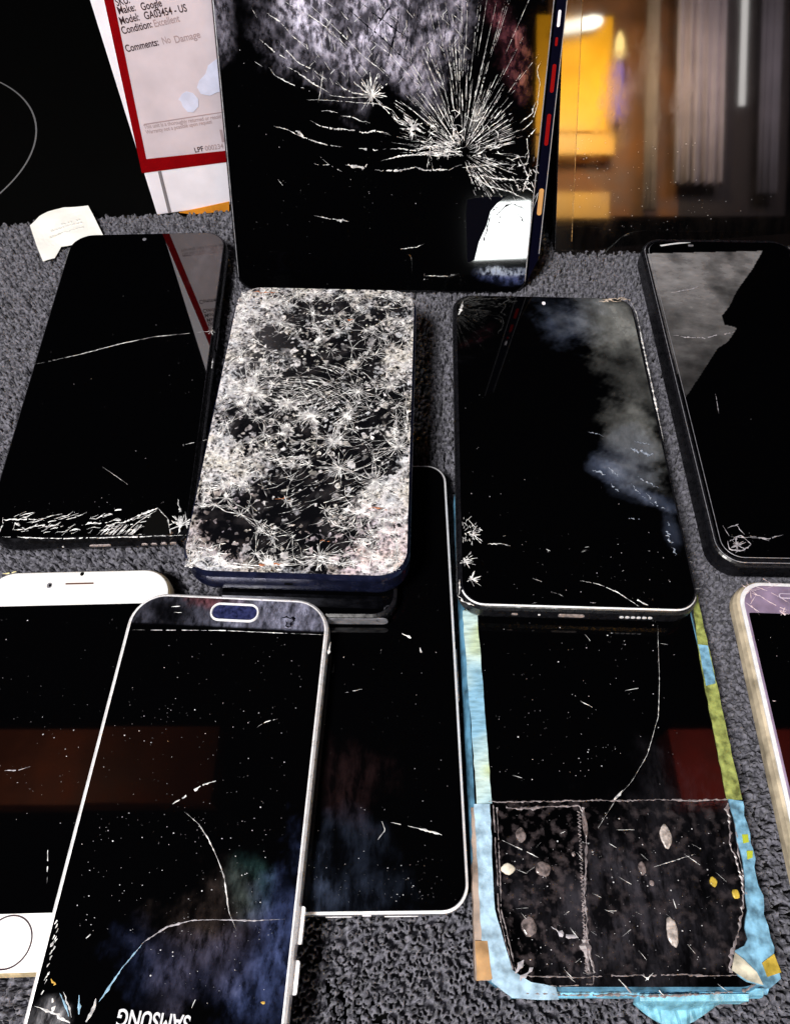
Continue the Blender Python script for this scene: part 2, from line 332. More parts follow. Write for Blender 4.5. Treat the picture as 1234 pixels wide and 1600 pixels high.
mb = MB(); mb.loft([[(r * math.cos(a * math.pi / 8), r * math.sin(a * math.pi / 8), z) for a in range(16)] for r, z in ((.006, -.006), (.009, .01), (.008, .025), (.002, .040))])
o = mb.build('candle_bulb', glow('candle_glow', (1, .70, .25), 12), None, True); o.location = (.425, -.80, .668); tag(o, 'small warm candle bulb above the violet bottle', 'lamp')
for x0, x1, col, lab in ((-.72, -.26, (.17, .042, .016), 'dark brown wooden ceiling beam above the left phones'), (.41, .66, (.22, .02, .014), 'dark red wooden ceiling beam above the right phones')):
    mb = MB(); mb.box(x0, x1, .205, .312, .90, .96); tag(mb.build('ceiling_beam', simple('beam_wood', col, .7, 0, .4, 14)), lab, 'beam', 'ceiling beams above the phones')
# ------------------------------------------------------------------ upright cracked tablet
LEAN = math.radians(27); nT = np.array([0, -math.cos(LEAN), math.sin(LEAN)])
def tablet_cracked():
    p = Pose([(338, 0), (866, 0), (823, 458), (365, 456)], (0, .266, .002), nT).grow(top=.09); T = .0075
    e = p.empty('tablet', T); tag(e, 'large black tablet leaning upright at the back with starburst cracks', 'tablet')
    slab('body', p.w, p.h, .008, [(.002, 0), (.0006, .0012), (0, .003), (0, T - .0010), (.0004, T - .0003), (.0010, T - .0002)], M['blackmetal'], e)
    PA = p.locs([(380, 0), (440, 85), (520, 60), (560, 115), (640, 135), (720, 95), (730, -40), (380, -60)])
    RD = p.loc(790, 60); WH = p.loc(780, 370); CN = [p.loc(*q) for q in ((560, 40), (460, 20), (640, 90), (600, -30), (500, 80), (690, 60), (345, 20))]
    def paint(X, Y, f):  # purple-grey reflections and reddish streak painted as colour; blue smudge below
        f = .48 * blob(X, Y, *CN[0], .026, .020, -20) + .42 * blob(X, Y, *CN[1], .018, .013) + .55 * blob(X, Y, *CN[2], .016, .013, -30) + .7 * blob(X, Y, *CN[3], .035, .02) + .45 * blob(X, Y, *CN[4], .015, .010) + .35 * blob(X, Y, *CN[6], .006, .014)
        r = .40 * blob(X, Y, *RD, .005, .018, 30); b1 = blob(X, Y, *p.loc(785, 430), .012, .0035); b2 = .22 * blob(X, Y, *p.loc(740, 370), .012, .017)
        bl = .36 * b1 + b2 * 0; tot = np.clip(f + r + bl, 0, .9); t = np.ones(X.shape + (3,)); s = (tot + 1e-6)
        for k, (a, b_, c_) in enumerate(((1, 1.0, .45), (1, .30, .62), (1, .34, 1.15))): t[..., k] = (f * a + r * b_ + bl * c_) / s
        return np.minimum(f + r + bl, .9), t
    sheet('screen', p.w - .0022, p.h - .0022, .007, T, M['glass_cracked'], e, paint)
    # bright chamfer lines down both edges
    for s in (-1, 1):
        m = MB(); x = s * (p.w / 2 - .0009); m.loft([[(x - .00016, -p.h / 2 + .006, z), (x + .00016, -p.h / 2 + .006, z), (x + .00016, p.h / 2 - .006, z), (x - .00016, p.h / 2 - .006, z)] for z in (T - .0004, T + .00012)]); m.build('bright_edge', M['grey_metal'], e)
    L = p.loc; c = Cracks(); z = T + .00003
    def ln(P, w=.00035, j=.5, b=.06): c.line([L(*q) for q in P], w, j, b, z)
    H1 = (581, 150); H2 = (645, 198); H3 = (722, 238)
    for P, w in [([(393, 12), (402, 28)], .0003), ([(417, 20), (436, 32), (452, 50), (468, 66), (480, 76)], .0005), ([(405, 60), (428, 80), (449, 92)], .0005),
                 ([(434, 64), (455, 86), (468, 98), (485, 107), (498, 117), (511, 124)], .0005), ([(446, 102), (470, 116), (492, 132), (514, 145)], .0007),
                 ([(420, 105), (430, 118), (448, 128), (475, 138)], .0006), ([(398, 96), (410, 104)], .0003), ([(524, 129), (540, 139), (551, 144), (572, 150)], .0005),
                 ([(512, 148), (545, 153), (575, 152)], .0004), ([(478, 156), (520, 158), (560, 161), (590, 162), (612, 172), (625, 190), (645, 198)], .0004),
                 ([(502, 174), (515, 173), (527, 176)], .0007), ([(533, 181), (550, 184), (563, 190), (578, 192)], .0006),
                 ([(484, 188), (500, 198), (520, 203), (545, 204), (575, 207), (583, 203), (612, 208)], .0008), ([(428, 197), (445, 201), (468, 212), (490, 220), (510, 226), (535, 230)], .0005),
                 ([(462, 205), (474, 214)], .0020), ([(556, 232), (590, 234)], .0009), ([(598, 233), (625, 232), (650, 234), (680, 230)], .0006),
                 ([(595, 251), (630, 243), (660, 240), (700, 236), (722, 240)], .0008), ([(540, 258), (570, 262), (573, 256)], .0011), ([(585, 266), (620, 267), (650, 262), (662, 266), (700, 267), (722, 257)], .0009),
                 ([(498, 243), (514, 257), (534, 268)], .0003), ([(490, 255), (500, 259), (515, 257)], .0004), ([(434, 280), (442, 290)], .0003), ([(490, 337), (515, 342), (545, 346)], .0006), ([(525, 344), (543, 346)], .0015),
                 ([(625, 389), (650, 386), (662, 381)], .0004), ([(632, 389), (646, 387)], .0008), ([(662, 431), (700, 432)], .0005), ([(505, 110), (503, 125), (497, 160)], .0004),
                 ([(440, 0), (480, 22), (510, 42), (530, 62), (545, 76)], .0004), ([(470, -5), (500, 22), (530, 50), (560, 80), (590, 105), (612, 125)], .0004), ([(575, 60), (610, 85), (640, 118), (662, 140)], .0003),
                 ([(611, 175), (622, 192), (640, 200)], .0005), ([(581, 150), (596, 165), (625, 195)], .0004), ([(690, 236), (722, 238)], .0010)]:
        ln(P, w * .64)
    c.burst(L(*H1), 14, .004, .009, 20, 160, .0004, z); c.burst(L(*H1), 12, .003, .007, 150, 400, .0003, z); c.burst(L(*H1), 16, .001, .002, 0, 360, .0006, z)
    c.burst(L(*H2), 16, .002, .006, 0, 360, .0006, z); c.burst(L(*H2), 8, .001, .002, 0, 360, .0009, z)
    cx, cy = L(*H3)
    # fan of broken rays over the impact
    for k in range(104):
        t = k / 104; a = math.radians(8 + 152 * t + random.uniform(-1.5, 1.5)); r0 = random.uniform(.002, .016) if random.random() < .6 else random.uniform(.014, .03)
        r1 = r0 + random.uniform(.006, .020); rm = .030 + .014 * math.sin(a) ** 2; r1 = min(r1, rm); 
        if a < .9: r1 = min(r1, .022)
        bend = random.uniform(-.03, .03)
        c.line([(cx + math.cos(a + bend * q) * (r0 + (r1 - r0) * q), cy + math.sin(a + bend * q) * (r0 + (r1 - r0) * q)) for q in (0, .5, 1)], random.uniform(.00012, .00034), .35, .09, z)
    for k in range(130):    # hair-thin rays filling the fan
        a = math.radians(random.uniform(-60, 185)); r0 = random.uniform(.002, .022); r1 = r0 + random.uniform(.004, .014)
        q = (cx + math.cos(a) * r1, cy + math.sin(a) * r1)
        if q[0] < p.w / 2 - .003: c.line([(cx + math.cos(a) * r0, cy + math.sin(a) * r0), q], random.uniform(.00005, .00011), .4, .1, z)
    for k in range(26):     # long thin rays to the top
        a = math.radians(random.uniform(35, 118)); r0 = random.uniform(.025, .04); r1 = r0 + random.uniform(.012, .03)
        x1_ = cx + math.cos(a) * r1
        if x1_ > p.w / 2 - .004: continue
        c.line([(cx + math.cos(a) * r0, cy + math.sin(a) * r0), (x1_, cy + math.sin(a) * r1)], random.uniform(.00008, .00015), .3, .12, z)
    for k in range(60):     # branchy short cracks close to the impact
        a = math.radians(random.uniform(-10, 200)); r = random.uniform(.003, .016); q = (cx + math.cos(a) * r, cy + math.sin(a) * r); b = a + random.choice((-1, 1)) * random.uniform(.4, 1.5)
        c.line([q, (q[0] + .0025 * math.cos(b), q[1] + .0025 * math.sin(b)), (q[0] + .004 * math.cos(b + .4), q[1] + .004 * math.sin(b + .4))], random.uniform(.0002, .0004), .6, .08, z)
    for k in range(30):     # lower left bundle
        c.line([L(640 + random.uniform(0, 60), 215 + random.uniform(0, 32)), L(680 + random.uniform(0, 45), 222 + random.uniform(0, 24))], random.uniform(.0002, .0004), .8, .1, z)
    for k in range(26):     # rays to the lower right corner
        a = math.radians(random.uniform(-68, -8)); r0 = random.uniform(.003, .010); r1 = r0 + random.uniform(.006, .016)
        c.line([(cx + math.cos(a) * r0, cy + math.sin(a) * r0), (min(cx + math.cos(a) * r1, p.w / 2 - .003), cy + math.sin(a) * r1)], random.uniform(.0002, .0004), .5, .2, z)
    for P, w in [([(845, 95), (838, 110), (843, 130), (838, 165), (830, 190), (815, 205)], .0005), ([(838, 200), (822, 215), (826, 240), (822, 260)], .0006), ([(836, 160), (830, 178), (812, 192)], .0007),
                 ([(790, 180), (770, 195), (755, 208)], .0004), ([(722, 262), (760, 258), (795, 256)], .0006), ([(722, 262), (770, 278), (828, 282)], .0006), ([(735, 245), (770, 232), (790, 226)], .0005),
                 ([(826, 235), (818, 255), (825, 275), (816, 300)], .0008), ([(728, 265), (760, 290), (800, 300), (832, 318)], .0006), ([(815, 282), (832, 300)], .0008), ([(800, 275), (812, 300)], .0005), ([(841, 300), (832, 330)], .0005)]: ln(P, w * .8)
    for k in range(40):
        q = (random.uniform(800, 838), random.uniform(240, 325)); a = random.random() * 6; l = random.uniform(6, 16)
        ln([q, (min(842, q[0] + l * math.cos(a)), q[1] + l * math.sin(a))], random.uniform(.0002, .0004))
    for k in range(110):    # fine crushed cracks over the painted reflections at the top
        q = (random.uniform(470, 720), random.uniform(0, 130)); a = random.choice((.8, .9, 1.5, 2.2)) + random.uniform(-.2, .2); l = random.uniform(6, 22)
        ln([q, (q[0] + l * math.cos(a), q[1] + l * math.sin(a))], random.uniform(.00007, .0002))
    c.build('crack_web', M['crack'], e)
    d = Cracks()
    for P in [[(530, 0), (560, 30), (600, 62), (640, 100)], [(560, 0), (590, 25), (640, 60)], [(615, 0), (590, 40), (575, 70)], [(640, 0), (636, 60), (630, 90)], [(655, 0), (650, 50)], [(625, 0), (618, 50), (600, 110)],
              [(825, 330), (800, 318)], [(770, 340), (790, 322), (800, 318)], [(775, 365), (782, 335)], [(820, 350), (800, 325)], [(745, 405), (760, 360), (768, 330), (790, 318)]]: d.line([L(*q) for q in P], .0005, .4, .02, T + .00002)
    for k in range(30):
        q = (random.uniform(560, 700), random.uniform(-10, 80)); d.line([L(*q), L(q[0] + random.uniform(-8, 8), q[1] + random.uniform(15, 50))], .0003, .4, .1, T + .00002)
    d.poly([L(728, 335), L(730, 312), L(752, 308), L(790, 307), L(776, 318), L(766, 330), L(760, 352), L(748, 378), L(741, 406), L(730, 410)], T + .00006, .00005)  # dark patch added to trim a corner off the mirrored window light
    d.build('dark_crack_mask', M['crack_and_mask_dark'], e)
    specks(e, p, T + .00003, [(600, 340, 230, 110, 70), (575, 330, 8, 50, 14), (690, 432, 30, 6, 25), (430, 210, 60, 160, 30), (700, 120, 140, 120, 60)])
    # case flange on the right with its markings
    m = MB(); x0 = p.w / 2 + .0004; m.loft([[(x, y, z) for x, y in ((x0, -p.h / 2 + .006), (x0 + .0040, -p.h / 2 + .016), (x0 + .0040, p.h / 2 - .01), (x0, p.h / 2 - .006))] for z in (0, T - .001)]); f = m.build('case_edge', M['bluerail'], e)
    def strip(y0, y1, x, w, mt, nm):
        a = p.loc(x, y0)[1]; b_ = p.loc(x, y1)[1]; xx = x0 + .0010; m = MB(); m.poly([(q[0], q[1]) for q in rr(w, abs(a - b_), w * .45, 0, 4, xx + w / 2, (a + b_) / 2)], T - .0008, .0003); m.build(nm, mt, f)
    strip(15, 42, 870, .0011, M['white_card'], 'white_mark'); strip(58, 72, 868, .0010, M['rail_red'], 'red_mark'); strip(100, 145, 864, .0015, M['rail_red'], 'red_mark'); strip(178, 228, 858, .0016, M['rail_red'], 'red_mark'); strip(295, 337, 848, .0020, M['tan'], 'tan_mark')
    m = MB(); m.loft([[(x, y, z) for x, y in ((x0 + .0037, -p.h / 2 + .018), (x0 + .0040, -p.h / 2 + .018), (x0 + .0040, p.h / 2 - .012), (x0 + .0037, p.h / 2 - .012))] for z in (T - .0012, T - .0007)]); m.build('bright_edge', M['grey_metal'], f)
tablet_cracked()
def tablet_mirror():
    p = Pose([(882, 0), (1234, 0), (1226, 398), (862, 398)], (0, .295, 0), nT).grow(top=.06, right=.035); T = .007
    e = p.empty('tablet', T); tag(e, 'glossy black tablet standing at the back right mirroring an orange cabinet and curtains', 'tablet')
    slab('body', p.w, p.h, .006, [(.002, 0), (0, .002), (0, T - .001), (.0006, T - .0002)], M['blackmetal'], e)
    sheet('screen', p.w - .0014, p.h - .0014, .006, T, M['glass_bezel'], e)
    xl = p.loc(903, 160)[0]; w = p.w / 2 - .004 - xl; hb = p.h - .012
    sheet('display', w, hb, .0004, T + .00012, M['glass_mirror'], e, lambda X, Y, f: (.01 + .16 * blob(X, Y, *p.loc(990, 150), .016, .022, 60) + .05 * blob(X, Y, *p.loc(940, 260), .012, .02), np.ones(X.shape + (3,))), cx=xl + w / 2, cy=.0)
    c = Cracks()
    c.line([(xl - .00015, -hb / 2 + .004), (xl - .00015, hb / 2)], .00022, .05, 0, T + .00012, False)
    c.build('display_edge', simple('amber_edge', (.5, .30, .12), .3), e)
    specks(e, p, T + .00016, [(1000, 290, 110, 70, 110), (1130, 310, 80, 25, 20), (930, 260, 40, 50, 40), (1020, 360, 120, 20, 8)], rmax=.00032)
tablet_mirror()
# ------------------------------------------------------------------ white carton with red-bordered label
def carton():
    yaw = math.radians(13); u = np.array([math.cos(yaw), math.sin(yaw), 0]); n = np.array([u[1], -u[0], 0]); c0 = np.array([-.119, .3225, -.0005])
    e = bpy.data.objects.new('carton', None); COL.objects.link(e); tag(e, 'white carton with red bordered printed label standing behind the left phone', 'carton')
    e.matrix_world = Matrix(((u[0], 0, n[0], c0[0]), (u[1], 0, n[1], c0[1]), (0, 1, 0, c0[2]), (0, 0, 0, 1)))   # local x = along, y = up, z = outwards
    def L(px, py): h = hit(px, py, c0, n) - c0; return (float(h @ u), float(h[2]))
    Wd, Ht, Dp = .0485, .176, .045
    m = MB(); m.box(0, Wd, 0, Ht, -Dp, 0); o = m.build('box', M['white_card'], e)
    bv = o.modifiers.new('b', 'BEVEL'); bv.width = .0006; bv.segments = 2
    A = L(222, 270); B = L(163, 0); ai = L(229, 248); bi = L(178, 0)
    def lx(a, b, y): return a[0] + (b[0] - a[0]) * (y - a[1]) / (b[1] - a[1])
    top = .124; top2 = .117; R = Wd - .0006
    rs = (L(352, 253)[1] - A[1]) / (L(352, 253)[0] - A[0]); rs2 = (L(352, 235)[1] - ai[1]) / (L(352, 235)[0] - ai[0])
    m = MB(); m.poly([(A[0], A[1]), (R, A[1] + rs * (R - A[0])), (R, top), (lx(A, B, top), top)], .0002, .00015); lab = m.build('label', M['label'], e)
    m = MB(); m.poly([A, (R, A[1] + rs * (R - A[0])), (R, ai[1] + rs2 * (R - ai[0])), ai, (lx(ai, bi, top2), top2), (R, top2), (R, top), (lx(A, B, top), top)], .00027, .00006); m.build('red_border', M['red'], lab)
    def put(s, px, py, size, mt, ang=0, sx=.86):
        x, y = L(px, py); return text(s, size, mt, lab, 'print', Matrix.Translation((x, y, .00027)) @ Matrix.Rotation(math.radians(ang), 4, 'Z'), sx=sx)
    def wid(px0, py0, px1, py1): a = L(px0, py0); b_ = L(px1, py1); return math.hypot(a[0] - b_[0], a[1] - b_[1]), math.degrees(math.atan2(b_[1] - a[1], b_[0] - a[0]))
    def fit(s, px0, py0, px1, py1, size, mt):
        w, a = wid(px0, py0, px1, py1); o = put(s, px0, py0, size, mt, a, 1)
        xs = [v.co for v in o.data.vertices]; x, y = L(px0, py0); ca, sa = math.cos(math.radians(a)), math.sin(math.radians(a))
        cur = max((v[0] - x) * ca + (v[1] - y) * sa for v in xs); k = w / cur
        for v in o.data.vertices:
            dx, dy = v.co[0] - x, v.co[1] - y; U = (dx * ca + dy * sa) * k; V = -dx * sa + dy * ca; v.co[0] = x + U * ca - V * sa; v.co[1] = y + U * sa + V * ca
    s = .0039
    fit('SKU:', 183, 9, 204, 4, s, M['ink']); fit('Make:', 186, 22, 213, 16, s, M['ink']); fit('Google', 222, 16, 254, 9, s, M['ink'])
    fit('Model:', 189, 38, 219, 31, s, M['ink']); fit('GA03454 - US', 227, 30, 293, 17, s, M['ink']); fit('Condition:', 192, 53, 239, 42, s, M['ink']); fit('Excellent', 242, 42, 282, 33, s, M['ink_faded'])
    fit('Comments:', 198, 81, 249, 70, s, M['ink']); fit('No', 255, 69, 268, 66, s, M['ink_faded']); fit('Damage', 274, 67, 314, 58, s, M['ink_faded'])
    fit('LPF', 305, 238, 319, 235, .0034, M['ink']); fit('000234', 321, 235, 350, 231, .0034, M['ink_faded'])
    fit('This unit is a thoroughly returned or resold', 226, 201, 346, 184, .0026, M['ink_faded']); fit('Warranty not a possible upon request', 229, 209, 332, 192, .0026, M['ink_faded'])
    def quad(P, mt, nm, z=.00030): m = MB(); m.poly([L(*q) for q in P], z, .00008); return m.build(nm, mt, lab)
    quad([(225, 193), (347, 174), (347, 175.5), (225, 195)], M['ink_faded'], 'rule_line')
    quad([(343, 202), (347, 202), (351, 221), (347, 222)], M['ink_faded'], 'printed_bar')
    quad([(347, 84), (338, 92), (325, 102), (321, 115), (311, 126), (308, 136), (314, 146), (328, 149), (338, 144), (352, 140), (352, 84)], M['glue'], 'glue_patch', .0004)
    quad([(291, 142), (302, 145), (310, 154), (310, 166), (302, 175), (293, 174), (286, 166), (283, 158), (279, 155), (284, 147)], M['glue'], 'glue_patch', .0004)
    def q2(P, mt, nm, z=.0002): m = MB(); m.poly([L(*q) for q in P], z, .0003); return m.build(nm, mt, e)
    q2([(247, 268), (252, 267), (268, 331), (263, 332)], simple('grey_seam', (.22, .20, .22), .5), 'seam')
    q2([(280, 331), (358, 314), (358, 329), (300, 334)], M['orange'], 'base_strip', .0006)
carton()
# ------------------------------------------------------------------ torn white paper
def scrap():
    P = [(47, 352), (62, 338), (76, 332), (100, 324), (138, 321), (147, 338), (161, 366), (150, 376), (96, 385), (86, 403), (68, 409), (58, 385)]
    p = Pose([(48, 322), (160, 322), (165, 409), (48, 409)], (0, 0, .0016), Zp); e = p.empty('paper_scrap', .0005)
    tag(e, 'small torn white paper scrap tucked behind the far left phone', 'paper')
    import bmesh; m = MB(); m.poly(p.locs(P), .0005, .00015); o = m.build('sheet', M['paper'], e)
    bm = bmesh.new(); bm.from_mesh(o.data); bmesh.ops.triangulate(bm, faces=bm.faces[:]); bmesh.ops.subdivide_edges(bm, edges=bm.edges[:], cuts=4, use_grid_fill=True)
    for v in bm.verts: v.co.z += .0006 * math.sin(v.co.x * 260 + 1) * math.cos(v.co.y * 210)
    bm.to_mesh(o.data); bm.free(); t = MB()
    for x, y, l in ((96, 352, 30), (80, 362, 50), (92, 367, 40), (78, 372, 34)):
        for k in range(9):
            if random.random() < .2: continue
            a = p.loc(x + l * k / 9, y - l * k / 9 * .28); b_ = p.loc(x + l * (k + .75) / 9, y - l * (k + .75) / 9 * .28)
            h = .00028; t.poly([a, b_, (b_[0], b_[1] + h), (a[0], a[1] + h)], .00125, .0009)
    t.build('faint_print', M['pencil'], e)
scrap()
# ------------------------------------------------------------------ phones
def body(p, T, r, mat, e, name='frame', prof=None):
    return slab(name, p.w, p.h, r, prof or [(.0022, 0), (.0006, .0011), (0, .003), (0, T - .0020), (.0005, T - .0009), (.0012, T - .0001)], mat, e)
def rim(p, r, i0, i1, z0, z1, mat, e, cond=lambda x, y: True, name='rim_line'):
    m = MB(); A, B = rr(p.w, p.h, r, i0, 9), rr(p.w, p.h, r, i1, 9); nn = len(A)
    for i in range(nn):
        j = (i + 1) % nn
        if cond(*A[i]) and cond(*A[j]): m.add([(*A[i], z0), (*A[j], z0), (*B[j], z1), (*B[i], z1)], [[0, 1, 2, 3]])
    return m.build(name, mat, e)
def phone_left():   # black, crushed lower edge
    p = Pose([(95, 365), (353, 361), (298, 847), (-8, 838)], (0, 0, .0095), Zp); T = .0085; e = p.empty('phone', T)
    tag(e, 'black phone with crushed lower edge and one long crack, under the paper scrap', 'phone', GRP)
    body(p, T, .011, M['blackmetal'], e)
    sheet('screen', p.w - .003, p.h - .003, .010, T, glass('mirror_like_glass', (.35, .35, .4), ior=2.0, rough=.025), e, lambda X, Y, f: (.12 * blob(X, Y, *p.loc(320, 400), .008, .02, 10), np.ones(X.shape + (3,)) * (1, .85, .85)))
    L = p.loc; c = Cracks(); z = T + .00003
    def ln(P, w=.0002, j=.4, b=.06): c.line([L(*q) for q in P], w, j, b, z)
    ln([(52, 570), (120, 555), (185, 538), (240, 526), (300, 520), (335, 517)], .00022); ln([(130, 553), (185, 538), (222, 530)], .0004, .2, .02); ln([(285, 695), (312, 690), (328, 686)], .0003)
    c.burst(L(330, 518), 8, .001, .003, w=.0002, z=z); ln([(160, 729), (200, 757)], .00012); ln([(333, 560), (331, 576)], .0005, 0, 0)
    ln([(5, 808), (5, 820), (-2, 836)], .0004); ln([(4, 812), (40, 811), (70, 813)], .0006); ln([(20, 828), (24, 815), (40, 826), (60, 819), (75, 826)], .0006); ln([(60, 826), (90, 820), (100, 812)], .0005)
    for k in range(78):
        x = random.uniform(8, 262); y = random.uniform(806, 837); l = random.uniform(8, 26); ln([(x, y), (x + l * .5, y - random.uniform(0, 5)), (x + l, y - random.uniform(2, 9))], random.uniform(.00018, .0005))
    for k in range(26):
        x = random.uniform(150, 225); ln([(x, 836), (x + 16, 820)], random.uniform(.0002, .0004))
    ln([(185, 820), (215, 806), (247, 794)], .0007, .2, 0); ln([(247, 794), (262, 810), (268, 836)], .0005); ln([(190, 834), (222, 812), (247, 796)], .0003)
    c.burst(L(282, 822), 18, .002, .006, 20, 160, .0004, z); c.burst(L(282, 818), 8, .001, .003, 0, 360, .0005, z); ln([(279, 780), (281, 815), (278, 835)], .0008); ln([(290, 800), (293, 828)], .0004)
    ln([(180, 797), (190, 796)], .0014, .1, 0); ln([(-4, 838), (100, 841), (292, 836)], .0004, .3, .1)
    c.build('crack_web', M['crack'], e)
    m = MB(); m.poly([L(222, 835), L(230, 812), L(246, 797), (L(262, 810)), L(266, 836)], T + .0002, .0002); m.build('missing_glass', M['dark_port'], e)
    xs = lambda px: L(px, 845)[0]
    edge_holes(e, p, [('charging_port', xs(133), xs(167), .0011, M['port']), ('microphone', xs(90), xs(93), .0008, M['chrome'])] + [('speaker_hole', xs(x), xs(x + 10), .0010, M['port']) for x in (215, 230, 245, 260)], T - .0045, T)
    m = MB(); q = L(226, 374); m.poly(rr(.0018, .0018, .00088, 0, 5, *q), T + .0001, .0001); m.build('front_camera', M['grey_metal'], e)
    m = MB(); x = p.w / 2 + .00005; m.box(x - .0004, x + .0004, .010, .022, T - .005, T - .003); m.build('side_button', M['blackmetal'], e)
    specks(e, p, z, [(170, 640, 130, 150, 26), (280, 500, 40, 120, 40), (120, 500, 100, 80, 10), (150, 800, 130, 25, 60)])
phone_left()
def phone_grey_edge():   # long black phone with bright metal edge under the others
    p = Pose([(500, 727), (694, 727), (737, 1430), (480, 1428)], (0, 0, .0085), Zp).grow(left=.024); T = .008; e = p.empty('phone', T)
    tag(e, 'black phone with thin bright silver edge lying beneath the shattered phone', 'phone', GRP)
    body(p, T, .0075, M['grey_metal'], e, prof=[(.0018, 0), (0, .0015), (0, T - .0010), (.0002, T - .0005), (.0009, T - .0001)]); rim(p, .0075, .0001, .0008, T - .0004, T + .00006, M['chrome'], e)
    L = p.loc
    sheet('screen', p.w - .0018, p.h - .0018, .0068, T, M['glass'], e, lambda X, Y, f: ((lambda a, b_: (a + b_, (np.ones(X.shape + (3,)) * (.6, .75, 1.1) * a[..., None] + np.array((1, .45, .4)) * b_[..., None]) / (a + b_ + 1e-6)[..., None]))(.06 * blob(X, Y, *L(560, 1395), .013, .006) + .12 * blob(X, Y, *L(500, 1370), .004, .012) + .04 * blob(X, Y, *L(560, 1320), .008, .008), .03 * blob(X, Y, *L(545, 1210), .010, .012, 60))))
    c = Cracks(); z = T + .00003
    for P, w in [([(610, 1285), (626, 1288)], .0002), ([(636, 1290), (660, 1296), (690, 1305)], .0004), ([(540, 1082), (566, 1077)], .0003), ([(596, 1283), (602, 1297), (590, 1312)], .0003), ([(628, 990), (642, 997)], .0007), ([(656, 1012), (658, 1020)], .0007)]: c.line([L(*q) for q in P], w, .3, .06, z)
    c.build('crack', M['crack'], e)
    xs = lambda px: L(px, 1430)[0]
    edge_holes(e, p, [('speaker_slot', xs(505), xs(548), .0006, M['silver']), ('speaker_slot', xs(600), xs(655), .0006, M['silver'])], .0010, T)
    edge_holes(e, p, [('antenna_band', xs(568), xs(577), .004, M['white_card'])], T * .55, T)
    m = MB(); xx = p.w / 2 + .0001; y0 = L(725, 1090)[1]; y1 = L(722, 1010)[1]
    m.box(xx - .0004, xx + .0004, y0, y1, .0032, .0055); m.build('side_button', M['chrome'], e)
    specks(e, p, z, [(600, 1150, 110, 250, 90), (580, 1390, 100, 40, 70), (680, 1380, 40, 40, 20)])
phone_grey_edge()
def phone_under():
    p = Pose([(400, 560), (622, 560), (622, 964), (330, 964)], (0, 0, .0150), Zp); T = .0063; e = p.empty('phone', T)
    tag(e, 'black phone with dull grey rim hidden directly under the shattered phone', 'phone', GRP)
    body(p, T, .008, M['black'], e, prof=[(.0014, 0), (0, .002), (0, T - .0012), (.0002, T - .0006), (.0012, T - .0001)])
    xs = lambda px: p.loc(px, 964)[0]; edge_holes(e, p, [('bottom_rim', xs(420), xs(606), .0040, M['grey_metal'])], T * .52, T)
    sheet('screen', p.w - .0026, p.h - .0026, .007, T, M['glass'], e)
phone_under()
